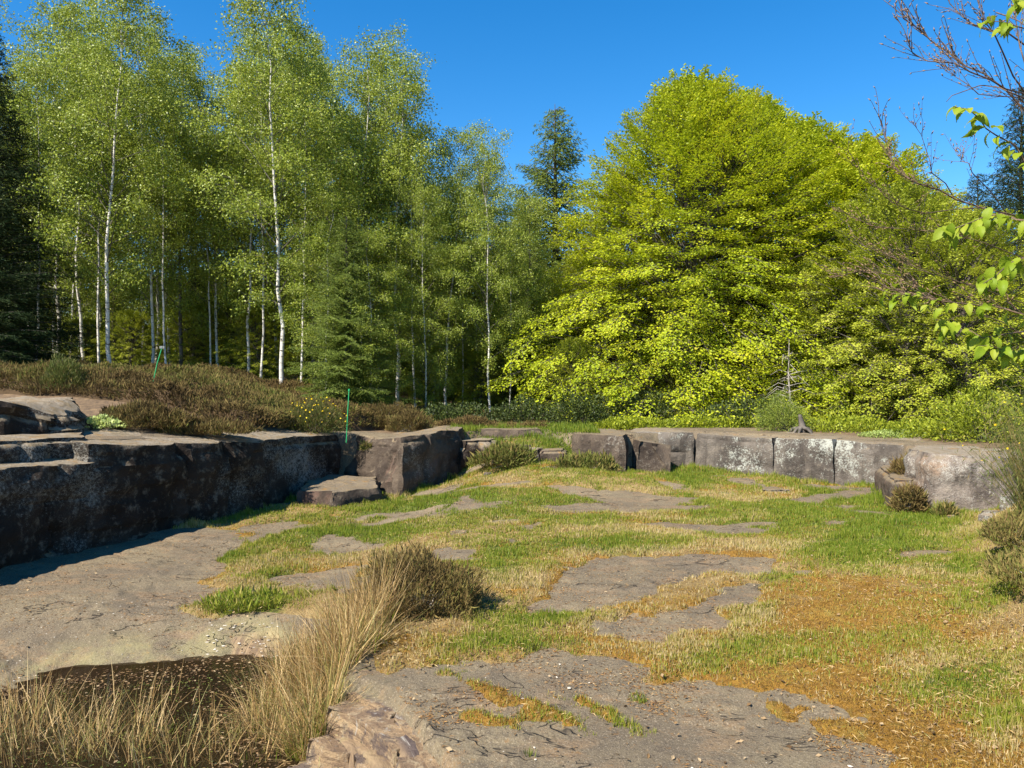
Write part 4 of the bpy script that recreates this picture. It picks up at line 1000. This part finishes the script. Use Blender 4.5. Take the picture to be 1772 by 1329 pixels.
def beech(seed, H=8.4, Rm=4.3, nspray=420, leaf=.085, mat='beech_leaf', name='beech_tree', shoots=14, low=.03, tw=(7, 20), shell=.62, pw=.55, tier=True):
    r = np.random.default_rng(seed); t = empty(name, (0, 0, 0))
    k = 8; zz = np.linspace(0, 1, k) * H * .93; trunk = np.stack([np.cumsum(r.normal(0, .05, k)), np.cumsum(r.normal(0, .05, k)), zz], 1); trunk[0] = (0, 0, -.1)
    r0 = .02 * H
    v, f = tubes([(trunk, r0 * (1 - np.linspace(0, 1, k) * .93))], 9); link('trunk', newmesh('trunk', v, f, M['grey_bark'], smooth=True), t)
    ls = []; C = []; A = []; N = []
    for i in range(nspray + shoots):
        sh = i >= nspray
        q = (low + (1 - low) * ((i + .5) / nspray) ** 1.25) if not sh else r.uniform(.72, 1.0)
        a = i * 2.39996 + r.normal(0, .2)
        lob = 1 + .42 * float(fbm(np.array([math.cos(a) * 2.0 + seed]), np.array([math.sin(a) * 2.0]), np.array([q * 4.5]), oct=3))
        prof = (min(1, (q + .30) / .5) ** .5) * max(0, 1 - q) ** pw if q < 1 else 0
        prof = prof * 1.12 * lob
        rr = Rm * prof * ((r.uniform(shell, 1.05) if i % 4 else r.uniform(.15, shell)) if not sh else r.uniform(.4, 1.0))
        hd = np.array([math.cos(a), math.sin(a), 0.])
        c = hd * rr + np.array([0, 0, H * q * .97])
        out = np.array([math.cos(a), math.sin(a), -.5 + 2.2 * q ** 2.5]) if not sh else np.array([math.cos(a) * .5, math.sin(a) * .5, 1.3])
        out = unit(out + r.normal(0, .16, 3))
        sz = r.uniform(.55, 1.0) * (1.0 - .25 * q) * Rm / 4.0 * (1 if not sh else 1.15); wd_ = .8 if not sh else .3
        # limb from the trunk
        h0 = max(.02, q * .8 - rr / H * .45); p0 = interp(trunk, min(.95, h0))
        if i % 5 == 0 or sh: ls.append(([p0, p0 + (c - p0) * .45 + np.array([0, 0, .15 * rr]), c - out * sz * .2, c + out * sz * .9], [.026 * (1 - q * .6), .015, .008, .003]))
        else: ls.append(([c - out * sz * .5 - np.array([0, 0, .05]), c, c + out * sz * .9], [.007, .006, .003]))
        side = unit(np.cross(out, np.array([0, 0, 1.]))); up = np.cross(side, out)
        nt = tw[0]
        for j in range(nt):
            s = (j + .5) / nt; sg = 1 if j % 2 else -1
            b = c + out * sz * (s - .25); l2 = sz * (.62 * (1 - s * .75) + .08)
            d2 = unit(out * .75 + side * sg * wd_ + r.normal(0, .1, 3) - up * .06) if j < nt - 1 else out
            tip = b + d2 * l2 - up * .04
            ls.append(([b, tip], [.004, .0015]))
            nl = tw[1]; u = (np.arange(nl) + r.random(nl)) / nl
            al = np.where(np.arange(nl) % 2, 1, -1)[:, None]
            pp = b + (tip - b) * u[:, None]
            sd = unit(np.cross(d2, up))
            ax = unit(d2 * .6 + sd * al * .8 + r.normal(0, .25, (nl, 3)) + np.array([0, 0, -.15]))
            pp = pp + ax * leaf * .6 + r.normal(0, .022, (nl, 3)) + up * r.normal(0, .035, nl)[:, None]
            C.append(pp); A.append(ax); N.append(unit(up + r.normal(0, .42, (nl, 3))))
    v, f = tubes(ls, 3); link('branches', newmesh('branches', v, f, M['grey_bark']), t)
    C = np.concatenate(C); A = np.concatenate(A); N = np.concatenate(N); n = len(C)
    v, f = leaf_quads(C, A, N, r.uniform(.7, 1.2, n) * leaf, .62)
    tone = np.clip(.5 + .5 * fbm(C[:, 0] * .8 + seed, C[:, 1] * .8, C[:, 2] * .8) + r.normal(0, .15, n), 0, 1)
    o = link('crown', newmesh('crown', v, f, M[mat], {'rnd': np.repeat(tone, 4)}), t); o['kind'] = 'stuff'
    print('beech', n); return t

def conifer(seed, H=9, Rm=1.8, mat='spruce_needle', name='spruce_tree', step=.11, droop=.35, per=8, density=30, needle=.10, wr=.16, low=.04, lift=.0, irr=0.0):
    r = np.random.default_rng(seed); t = empty(name, (0, 0, 0))
    v, f = tubes([([(0, 0, -.1), (.02, 0, H * .5), (0, 0, H)], [.018 * H, .010 * H, .006])], 8); link('trunk', newmesh('trunk', v, f, M['grey_bark'], smooth=True), t)
    ls = []; C = []; A = []
    h = low * H
    while h < H * .985:
        q = h / H; l0 = Rm * (1 - q) ** .85 + .08
        for j in range(per if q < .9 else 5):
            a = r.uniform(0, 6.28); l = l0 * r.uniform(.7 - irr, 1.15 + irr * .4); hd = np.array([math.cos(a), math.sin(a), 0]); p0 = np.array([0, 0, h + r.uniform(-.05, .05)])
            up0 = (.25 + lift + .7 * q)
            pts = np.array([p0, p0 + hd * l * .4 + np.array([0, 0, l * .4 * up0 - l * .04]), p0 + hd * l * .75 + np.array([0, 0, l * .75 * up0 - droop * l * .5]), p0 + hd * l + np.array([0, 0, l * up0 - droop * l * .8])])
            ls.append((pts, [.012, .008, .005, .002]))
            nt = max(3, int(l / .11)); sd = np.array([-hd[1], hd[0], 0])
            for m in range(nt):
                s = (m + .7) / nt; b = interp(pts, min(1, s)); w = (.16 + .38 * l * (1 - s) + .05) * r.uniform(.7, 1.1)
                for sg in (1, -1):
                    tip = b + sd * sg * w * .8 + hd * w * .55 + np.array([0, 0, -droop * w * .9 + r.normal(0, .03)])
                    nl = max(4, int(density * w)); u = r.random(nl)[:, None]
                    C.append(b + (tip - b) * u + r.normal(0, .015, (nl, 3))); A.append(unit((tip - b)[None] + r.normal(0, .12, (nl, 3))))
        h += step * (1 + .3 * r.random())
    v, f = tubes(ls, 3); link('branches', newmesh('branches', v, f, M['grey_bark']), t)
    C = np.concatenate(C); A = np.concatenate(A); n = len(C)
    v, f = leaf_quads(C, A, rdir(r, n), r.uniform(.7, 1.3, n) * needle, wr)
    o = link('crown', newmesh('crown', v, f, M[mat], {'rnd': np.repeat(np.clip(.5 + r.normal(0, .25, n), 0, 1), 4)}), t); o['kind'] = 'stuff'
    print('conifer', n); return t

def place(t, px, d, topy, H0, zb=None, rz=0, wide=1.0):
    x = W(px, d); z = zp1(x, d) if zb is None else zb
    s = (Zpix(topy, d) - z) / H0
    t.location = (x, d, z - .03); t.rotation_euler = (0, 0, rz); t.scale = (s * wide, s * wide, s); return t
def place_copy(src, px, d, topy, H0, label, group=None, rz=0, wide=1.0, zb=None):
    x = W(px, d); z = zp1(x, d) if zb is None else zb
    s = (Zpix(topy, d) - z) / H0
    return copy_tree(src, (x, d, z - .03), rz, (s * wide, s * wide, s), label, group)

BV = [birch(101, cb=.22, lean=.22), birch(102, cb=.2, Rm=1.75, lean=.1), birch(103, cb=.2, Rm=1.45, lean=-.1), birch(104, cb=.14, Rm=1.6, white=False, r0=.05), birch(105, cb=.05, Rm=1.7, nb=66, r0=.04), birch(106, cb=.42, Rm=1.15, nb=40, r0=.036, lean=.15)]
for b in BV: tag(b, 'birch', 'birch')
front = [
 (0, 196, 17.0, -15, 'tall white-trunked birch near the left side, leaning slightly right, rising from the heath', 0.0, 1.15),
 (2, 488, 16.5, -12, 'tallest birch with the clear white trunk left of centre', 1.0, 1.2),
 (1, 96, 21.0, 48, 'birch with a wide pale crown between the dark spruce and the leaning white birch', 2.0, 1.35),
 (3, 312, 19.5, 85, 'grey-trunked birch just left of the gap of sky beside the tallest birch', .5, 1.1),
 (1, 378, 19.5, 165, 'double-looking dark birch left of the tallest white trunk', 3.0, 1.05),
 (4, 602, 18.5, 92, 'full-crowned birch immediately right of the tallest birch', .7, 1.15),
 (2, 688, 18.0, 135, 'birch with a dark straight trunk behind the rounded heather bushes', 2.1, 1.15),
 (4, 772, 18.5, 222, 'bushy birch sloping down toward the larch, fourth from the tallest', 1.4, 1.1),
 (1, 850, 17.5, 272, 'last birch of the row, in front of the pointed larch', 4.0, 1.0),
 (0, 262, 18.5, 40, 'birch with a thin pale trunk right of the leaning white birch', 3.6, .9),
 (3, 545, 19.5, 60, 'slim grey birch close behind the tallest birch on its right', 2.7, .9),
 (3, 905, 19.0, 345, 'low dim birch at the dark left edge of the beech', 5.0, 1.0),
 (0, 150, 19.5, 25, 'birch with a broken white trunk line just left of the leaning white birch', 5.2, 1.0),
 (2, 430, 19.0, 60, 'narrow birch with a pale trunk left of the tallest birch', 4.2, .95),
 (4, 735, 17.2, 330, 'small leafy birch before the bushy birches right of the heather', 5.5, 1.0),
 (1, 655, 20.0, 120, 'birch with its top just left of the dark-trunked birch', 5.5, 1.1),
 (4, 820, 20.0, 285, 'round-topped birch left of the last birch of the row', .2, 1.1),
]
front += [(5, px_, 17.4 + (i_ * 37 % 23) / 10, 0, '', i_ * 1.3, 1.0) for i_, px_ in enumerate([60, 172, 290, 365, 450, 520, 630, 720, 800, 880])]
SKY0 = [(-150, 40), (0, 95), (40, 60), (80, 50), (140, 60), (190, 5), (250, 10), (280, 60), (330, 120), (390, 170), (420, 70), (480, 5), (540, 20), (580, 90), (640, 120), (700, 140), (740, 220), (800, 260), (860, 285), (900, 330), (960, 420)]
front = [(a_, b_, c_, (d_ if e_ else float(np.interp(b_, [q[0] for q in SKY0], [q[1] for q in SKY0])) + 45 + (b_ * 7 % 60)), e_, f_, g_) for a_, b_, c_, d_, e_, f_, g_ in front]
SLIM = 'slim pole-like birch with bare pale lower trunk standing among the front birches'
first = set()
for (vi, px, d, ty, lab, rz, wd) in front:
    if vi not in first:
        first.add(vi); b = place(BV[vi], px, d, ty, 9.15, rz=rz, wide=wd); b['label'] = lab or SLIM
        if not lab: b['group'] = 'slim birches between the front trunks'
        if vi == 0: pass
    else: place_copy(BV[vi], px, d, ty, 9.15, lab or SLIM, None if lab else 'slim birches between the front trunks', rz=rz, wide=wd)
SKY = np.array([(-150, 40), (0, 95), (40, 60), (80, 50), (140, 60), (190, 5), (250, 10), (280, 60), (330, 120), (390, 170), (420, 70), (480, 5), (540, 20), (580, 90), (640, 120), (700, 140), (740, 220), (800, 260), (860, 285), (900, 330), (960, 420)], float)
rr_ = random.Random(4)
for i in range(34):
    px = -120 + 1070 * (i + .5) / 34 + rr_.uniform(-12, 12); d = [22, 25.5, 29][i % 3] + rr_.uniform(-1.3, 1.3)
    ty = float(np.interp(px, SKY[:, 0], SKY[:, 1])) + [35, 70, 95][i % 3] + rr_.uniform(0, 50)
    place_copy(BV[rr_.choice([0, 1, 2, 3, 4, 3])], px, d, ty, 9.15, 'slender birch standing back in the shade of the stand behind the front trunks', 'birches at the back of the stand', rz=rr_.uniform(0, 6.28), wide=rr_.uniform(.85, 1.1))

B1 = beech(201, nspray=1700, shoots=80, leaf=.069, tw=(7, 20)); tag(B1, 'great rounded beech with layered bright yellow-green foliage right of centre', 'beech')
place(B1, 1200, 19.0, 130, 8.75, zb=.55, rz=.4, wide=1.0)
B2 = beech(202, nspray=1100, shoots=40, leaf=.078, Rm=3.7, tw=(7, 18)); tag(B2, 'second beech whose lower rounded top shows right of the great beech', 'beech')
place(B2, 1385, 20.5, 200, 8.7, zb=.55, rz=2, wide=1.12)
B3 = beech(203, H=6, Rm=2.5, nspray=620, shoots=34, leaf=.062, mat='olive_leaf', name='young_beech', tw=(7, 15), shell=.45, pw=.36); tag(B3, 'young olive-green tree with fine leaves before the second beech on the right', 'beech')
place(B3, 1560, 15.6, 300, 6.3, zb=.55, rz=1, wide=1.05)
place_copy(B3, 1680, 14.6, 350, 6.3, 'fine-leaved tree at the right edge behind the broom', zb=.55, rz=3.3, wide=1.1)
place_copy(B3, 1420, 17.0, 440, 6.3, 'small leafy tree behind the bare sapling on the far rim', zb=.55, rz=5, wide=1.1)
place_copy(B2, 1600, 22.0, 330, 8.7, 'beech standing behind the fine-leaved trees on the right', zb=.55, rz=4, wide=1.1)
place_copy(B3, 995, 16.6, 575, 6.3, 'low dull-leaved tree under the left edge of the great beech', zb=.6, rz=2.2, wide=1.0)
place_copy(B2, 1030, 23.0, 400, 8.7, 'beech filling the space between the great beech and the larch', zb=.5, rz=1.2, wide=.8)
for i in range(16):
    px = -140 + i * 68 + rr_.uniform(-15, 15)
    place_copy(B2 if i % 2 else B3, px, 31 + rr_.uniform(-2, 4), 430 + rr_.uniform(-40, 60), 8.7 if i % 2 else 6.3, 'sunlit yellow-green understorey tree glimpsed between the birch trunks', 'understorey trees beyond the birches', rz=rr_.uniform(0, 6), wide=1.25)
for i, (px, d, ty, wd) in enumerate([(150, 21, 545, 1.5), (225, 20, 530, 1.2), (330, 20.5, 520, 1.5), (400, 21, 500, 1.3), (450, 19.5, 520, 1.2), (640, 19.5, 560, 1.3), (735, 20, 590, 1.4), (830, 19.5, 600, 1.5), (560, 20.5, 540, 1.3)]):
    place_copy(B3, px, d, ty, 6.3, 'sunlit yellow-green understorey tree glimpsed between the birch trunks', 'understorey trees beyond the birches', rz=i, wide=wd)
place_copy(B2, 1292, 21.8, 160, 8.7, 'beech filling the skyline between the great beech and the second one', zb=.55, rz=5.2, wide=1.0)
place_copy(B2, 1490, 19.5, 232, 8.7, 'beech on the falling right shoulder of the beech group', zb=.55, rz=3.1, wide=1.15)
place_copy(B2, 1075, 20.0, 290, 8.7, 'lower beech on the left shoulder of the great beech', zb=.55, rz=.9, wide=.72)
S1 = conifer(301, H=8.5, Rm=2.0, density=24, per=8); tag(S1, 'nearly black spruce at the left edge of the photo', 'spruce')
place(S1, -20, 16.2, 30, 8.5, rz=.5, wide=1.05)
place_copy(S1, 30, 19.5, 190, 8.5, 'shorter dark spruce just behind the black one at the left edge', rz=2, wide=.9)
place_copy(S1, 1765, 24, 150, 8.5, 'dark spruce rising behind the beech twigs at the right edge', rz=3, wide=.9, zb=.4)
place_copy(S1, 1690, 27, 300, 8.5, 'lower dark spruce to the left of the one at the right edge', rz=4, wide=1.1, zb=.4)
place_copy(S1, 340, 23.0, 450, 8.5, 'small pine-dark conifer among the birch trunks left of the tallest birch', rz=1, wide=.9)
place_copy(S1, 1830, 19, 260, 8.5, 'dark spruce cut off by the right edge of the photo', rz=5, wide=1.0, zb=.4)
for i, px in enumerate([1040, 1130, 1220, 1310, 1400, 1490, 1580, 1670]):
    place_copy(S1, px, 26.5, [400, 330, 300, 320, 330, 370, 400, 380][i], 8.5, 'dark spruce almost hidden behind the beeches', 'spruces hidden behind the beeches', rz=i, wide=1.5, zb=.4)
for i in range(22):
    place_copy(S1, -200 + i * 98 + rr_.uniform(-20, 20), 38 + rr_.uniform(-2, 5), 480 + rr_.uniform(-50, 50), 8.5, 'dim spruce far back in the wood', 'spruces at the back of the wood', rz=rr_.uniform(0, 6), wide=1.6, zb=.3)
Lr = conifer(302, H=9, Rm=2.3, mat='larch_needle', name='larch_tree', step=.15, droop=.5, per=9, density=30, needle=.085, wr=.28, lift=.15, irr=.3); tag(Lr, 'pointed larch standing above the gap between birches and beech', 'larch')
place(Lr, 960, 25, 180, 9, zb=.4, wide=1.15)
place_copy(Lr, 600, 15.8, 372, 9, 'feathery young larch with drooping branches before the birches', rz=1, wide=1.15)
place_copy(Lr, 905, 27, 320, 9, 'fainter larch to the left of the pointed one', rz=2, wide=1.1, zb=.4)
place_copy(BV[4], 645, 16.0, 395, 9.15, 'low bushy birch right of the feathery larch', rz=2.9, wide=1.5)
place_copy(BV[1], 560, 16.4, 330, 9.15, 'short birch half hidden by the feathery larch', rz=.9, wide=1.3)
# dark brambly shrubs under the trees
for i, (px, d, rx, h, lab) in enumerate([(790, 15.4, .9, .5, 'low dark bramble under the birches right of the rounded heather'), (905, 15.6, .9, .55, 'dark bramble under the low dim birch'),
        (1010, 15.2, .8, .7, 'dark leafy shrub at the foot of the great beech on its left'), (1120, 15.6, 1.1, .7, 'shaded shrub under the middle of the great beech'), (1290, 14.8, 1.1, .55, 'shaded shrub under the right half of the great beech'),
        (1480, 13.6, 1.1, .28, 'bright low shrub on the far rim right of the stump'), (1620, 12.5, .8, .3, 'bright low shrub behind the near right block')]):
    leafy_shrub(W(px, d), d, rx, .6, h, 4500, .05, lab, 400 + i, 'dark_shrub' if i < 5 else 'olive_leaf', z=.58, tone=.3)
for i, (px, d, rx, h, lab) in enumerate([(1090, 14.6, .9, .26, 'low sprays of beech leaves over the rim behind the leftmost block'), (1230, 14.6, 1.1, .28, 'low sprays of beech leaves left of the young spruce bush'), (1700, 11.6, .8, .8, 'leafy shrub crowding the rim behind the broom')]):
    leafy_shrub(W(px, d), d, rx, .5, h, 5000, .05, lab, 430 + i, 'olive_leaf', z=.56, tone=.3)
for i, (px, d, lab) in enumerate([(215, 15.2, 'whitish dead stick leaning at the foot of the leaning white birch')]):
    pass

# ------------------------------------------------------------------ stakes
def stake(name, p0, p1, rad, label, plate=False):
    p0 = Vector(p0); p1 = Vector(p1); t = empty(name, p0); tag(t, label, 'stake')
    d = p1 - p0; v, f = tubes([([(0, 0, -.1), tuple(d * .5), tuple(d)], [rad, rad, rad])], 8); link('rod', newmesh('rod', v, f, M['stake'], smooth=True), t)
    v, f = tubes([([tuple(d * .985), tuple(d * 1.03), tuple(d * 1.04)], [rad * 1.9, rad * 1.9, 0.001])], 8); link('cap', newmesh('cap', v, f, M['grey_plate' if plate else 'stake']), t)
    if plate:
        c = d * 1.0; s = .04
        vv = [(c.x + a * s, c.y + b * .012, c.z + cc * .02) for a in (-1, 1) for b in (-1, 1) for cc in (-1, 1)]
        ff = np.array([[0, 1, 3, 2], [4, 6, 7, 5], [0, 4, 5, 1], [2, 3, 7, 6], [0, 2, 6, 4], [1, 5, 7, 3]]); link('plate', newmesh('plate', vv, ff, M['grey_plate']), t)
stake('marker_stake', (W(599, 12.0), 12.0, .66), (W(604, 12.0), 12.0, Zpix(676, 12.0)), .008, 'upright thin green stake on the rim beside the big block')
stake('marker_stake', (W(264, 12.6), 12.6, Zpix(655, 12.6)), (W(281, 12.6), 12.6, Zpix(601, 12.6)), .009, 'leaning green stake with a small grey plate in the heath', True)

# ------------------------------------------------------------------ foreground beech with unfolding leaves, right edge
fg = empty('beech_sapling', (2.05, 2.5, .0)); tag(fg, 'near beech reaching in from the right edge with fresh hanging leaves and pointed buds', 'beech')
FO = Vector((2.05, 2.5, 0))
def fp(px, py, d): return np.array([W(px, d), d, Zpix(py, d)]) - np.array(FO)
v, f = tubes([([(0, 0, -.1), (.03, .02, 1.0), (-.02, .03, 2.0), (.02, 0, 3.4)], [.06, .052, .04, .02])], 10)
link('trunk', newmesh('trunk', v, f, M['grey_bark'], smooth=True), fg)
TW = [  # px,py list, depth, thickness, leaves?, buds?
 ([(1990, 420), (1850, 270), (1772, 195), (1700, 130), (1640, 95), (1590, 55), (1552, 5)], 2.3, .0055, 0, 1),
 ([(1850, 270), (1772, 165), (1710, 140), (1650, 112), (1602, 108), (1572, 85), (1548, 40)], 2.2, .004, 0, 1),
 ([(1772, 165), (1730, 90), (1700, 40), (1690, -20)], 2.3, .004, 0, 1),
 ([(1800, 110), (1740, 60), (1680, 45), (1640, 10), (1610, -20)], 2.3, .004, 0, 1),
 ([(1850, 190), (1772, 120), (1755, 50), (1750, -20)], 2.2, .004, 0, 1),
 ([(1850, 270), (1760, 170), (1690, 165), (1650, 135), (1625, 118)], 2.3, .003, 0, 1),
 ([(1780, 175), (1740, 160), (1700, 150), (1665, 160), (1640, 178)], 1.8, .003, 0, 0),
 ([(1990, 420), (1850, 330), (1772, 285), (1720, 235), (1690, 205), (1645, 180)], 1.9, .004, 9, 0),
 ([(2020, 520), (1850, 400), (1790, 385), (1730, 370), (1680, 385), (1625, 388)], 1.75, .005, 15, 0),
 ([(1850, 400), (1800, 440), (1760, 450), (1720, 480), (1700, 490)], 1.7, .004, 9, 0),
 ([(1990, 640), (1850, 570), (1772, 545), (1690, 528), (1620, 520), (1570, 512), (1535, 505)], 1.95, .004, 10, 1),
 ([(1850, 570), (1760, 575), (1700, 585), (1660, 565), (1640, 560)], 1.9, .003, 10, 0),
 ([(1900, 650), (1800, 600), (1750, 610), (1700, 600)], 1.8, .003, 8, 0),
 ([(1850, 400), (1740, 370), (1650, 345), (1590, 320), (1545, 290), (1530, 240), (1518, 200)], 2.6, .005, 0, 1),
 ([(1650, 345), (1610, 300), (1600, 260), (1575, 218)], 2.6, .003, 0, 1),
 ([(1700, 360), (1600, 370), (1540, 350), (1490, 310), (1465, 262)], 2.7, .003, 0, 1),
 ([(1740, 370), (1680, 300), (1660, 280), (1660, 262)], 2.6, .003, 0, 1),
 ([(1850, 480), (1700, 420), (1600, 400), (1520, 395), (1455, 368)], 2.8, .003, 0, 1),
 ([(1850, 560), (1700, 500), (1600, 470), (1530, 440), (1480, 415)], 2.8, .003, 0, 1),
 ([(1850, 640), (1740, 560), (1640, 530), (1560, 480), (1480, 470), (1440, 480)], 2.5, .003, 0, 1),
 ([(1900, 120), (1800, 30), (1772, 10), (1740, 0)], 1.8, .003, 6, 0),
 ([(1720, 25), (1760, 40), (1850, 100)], 1.9, .003, 0, 0),
 ([(1850, 60), (1780, 55), (1730, 40), (1700, 28)], 1.9, .003, 5, 0),
]
r = np.random.default_rng(501); lines = []; BP = []; LV = []
for pts, d, th, nl, bd in TW:
    p = np.array([fp(a, b, d + (.25 if i == 0 else .0) + r.normal(0, .03)) for i, (a, b) in enumerate(pts)])
    p[-1] += r.normal(0, .005, 3)
    q = [p[0]]
    for a, b in zip(p[:-1], p[1:]): q += [a + (b - a) * .5 + r.normal(0, .006, 3), b]
    q = np.array(q); th *= .7; lines.append((q, np.linspace(th, th * .35, len(q))))
    L_ = np.linalg.norm(q[1:] - q[:-1], axis=1).sum()
    if bd:
        for k_ in range(int(L_ / .034)):
            s = r.uniform(.25, 1); b = interp(q, s); tang = unit(interp(q, min(1, s + .05)) - interp(q, max(0, s - .05)))
            dd = unit(tang * 1.0 + r.normal(0, .4, 3) + np.array([0, 0, .35])); l = r.uniform(.03, .13) * (1.25 - s * .5)
            e = b + dd * l; mid = b + dd * l * .5 + r.normal(0, .004, 3); lines.append(([b, mid, e], [th * .38, th * .3, th * .22]))
            for s2 in np.arange(.4, 1.01, .3):
                BP.append((b + (e - b) * s2, unit(dd + r.normal(0, .45, 3)) if s2 < 1 else dd))
    nl = int(nl * 1.3)
    for k_ in range(nl):
        s = .30 + .70 * (k_ + .5) / nl; b = interp(q, s)
        tang = unit(interp(q, min(1, s + .06)) - interp(q, max(0, s - .06)))
        sgn = 1 if k_ % 2 else -1
        LV.append((b, tang, sgn))
        if r.random() < .95: LV.append((b + r.normal(0, .012, 3), tang, -sgn))
v, f = tubes(lines, 5); link('branches', newmesh('branches', v, f, M['twig_bark'], smooth=True), fg)
# buds: slim spindles
bv = []; bf = []; o_ = 0
for b, dd in BP:
    a = np.array([0, 0, 1.]) if abs(dd[2]) < .8 else np.array([1., 0, 0]); u_ = unit(np.cross(dd, a)); w_ = np.cross(dd, u_)
    l = r.uniform(.010, .018); rw = l * .15
    ring = [b + dd * l * .45 + u_ * rw * math.cos(k_) + w_ * rw * math.sin(k_) for k_ in (0, 2.09, 4.19)]
    bv += [b] + ring + [b + dd * l]; bf += [[o_, o_ + 2, o_ + 1], [o_, o_ + 3, o_ + 2], [o_, o_ + 1, o_ + 3], [o_ + 4, o_ + 1, o_ + 2], [o_ + 4, o_ + 2, o_ + 3], [o_ + 4, o_ + 3, o_ + 1]]; o_ += 5
ob = link('buds', newmesh('buds', bv, np.array(bf), M['bud'], smooth=True), fg); ob['kind'] = 'stuff'
# leaf meshes: pleated beech leaf, drooping; 12 x 2 quads
def leafmesh(seed, L=.052, W_=.028, fold=.35, bend=.8):
    rr = np.random.default_rng(seed); n = 17; vs = []; 
    for i in range(n):
        s = i / (n - 1); wd = W_ * .5 * (math.sin(math.pi * min(1, s * 1.02) ** .8) ** .8 if 0 < s < 1 else 0)
        ang = bend * s * s; yy_ = L * (math.sin(ang) / max(ang, 1e-3) if ang > .01 else 1) * s; zz_ = -L * s * math.sin(ang * .6)
        pl = .0015 * (1 if i % 2 else -1)
        for e in (-1, -.5, 0, .5, 1):
            vs.append((e * wd, yy_ - abs(e) * .002, zz_ + abs(e) * wd * fold + (pl if abs(e) > 0 else 0) * abs(e)))
    f = grid_faces(n, 5); return newmesh('leaf', vs, f, M['leaf_fg'], {'rnd': np.full(len(vs), rr.uniform(.2, 1))}, smooth=True)
LM = [leafmesh(i, L=.046 + .005 * (i % 4), fold=.25 + .15 * (i % 3), bend=.4 + .3 * (i % 4)) for i in range(8)]
for b, tang, sgn in LV:
    o = link('leaf', LM[int(r.integers(8))], fg)
    sd = unit(np.cross(tang, np.array([0, 0, 1.]))) * sgn
    yv = unit(tang * .5 + sd * .5 + np.array([0, 0, -.55]) + r.normal(0, .25, 3)); zv = unit(np.array([-.25, -.45, 1.]) + r.normal(0, .4, 3)); xv = unit(np.cross(yv, zv)); zv = np.cross(xv, yv)
    m = Matrix((xv, yv, zv)).transposed().to_4x4(); m.translation = Vector(b); s_ = r.uniform(.75, 1.15)
    o.matrix_basis = m @ Matrix.Scale(s_ * .74, 4)

# ------------------------------------------------------------------ broom on the right bank
bs = empty('broom_bush', (W(1835, 6.6), 6.6, .28)); tag(bs, 'tall wiry broom with a few yellow flowers at the right edge', 'broom')
r = np.random.default_rng(601); n = 1500
a = r.uniform(0, 6.28, n); rad = .22 * np.sqrt(r.random(n))
v, f, m = blades(np.stack([rad * np.cos(a), rad * np.sin(a), 0 * a - .1], 1), a + r.normal(0, .5, n), r.uniform(.5, 1.35, n), np.abs(r.normal(0, .28, n)), r.uniform(0, .6, n), r.uniform(.004, .008, n), 5, r)
o = link('stems', newmesh('stems', v, f, M['broom'], {'rnd': np.repeat(np.clip(r.normal(.75, .25, n), 0, 1), m)}), bs); o['kind'] = 'stuff'
vv = v.reshape(n, m, 3); tips = vv[:, m - 4:, :].reshape(-1, 3); k = r.integers(0, len(tips), 5000); c = tips[k] + r.normal(0, .04, (5000, 3))
v, f = leaf_quads(c, unit(r.normal(0, .6, (5000, 3)) + np.array([0, 0, .6])), rdir(r, 5000), r.uniform(.03, .09, 5000), .10)
o = link('twigs', newmesh('twigs', v, f, M['broom'], {'rnd': rnd_attr(r, 5000, 4)}), bs); o['kind'] = 'stuff'
k = r.integers(0, len(tips), 60); c = tips[k]
v, f = leaf_quads(c, rdir(r, 60), rdir(r, 60), r.uniform(.018, .03, 60), .9); o = link('flowers', newmesh('flowers', v, f, M['flower'], {'rnd': rnd_attr(r, 60, 4)}), bs); o['kind'] = 'stuff'
heather_bush(W(1790, 6.3), 6.3, .40, .36, .22, 9000, 'scruffy heather at the foot of the broom on the right bank', 71, tone=.75, sprig=.042, wid=.004)
heather_bush(W(1830, 5.0), 5.0, .36, .5, .16, 8000, 'low heather tuft on the right bank nearer than the broom', 72, tone=.8, sprig=.038, wid=.0036)
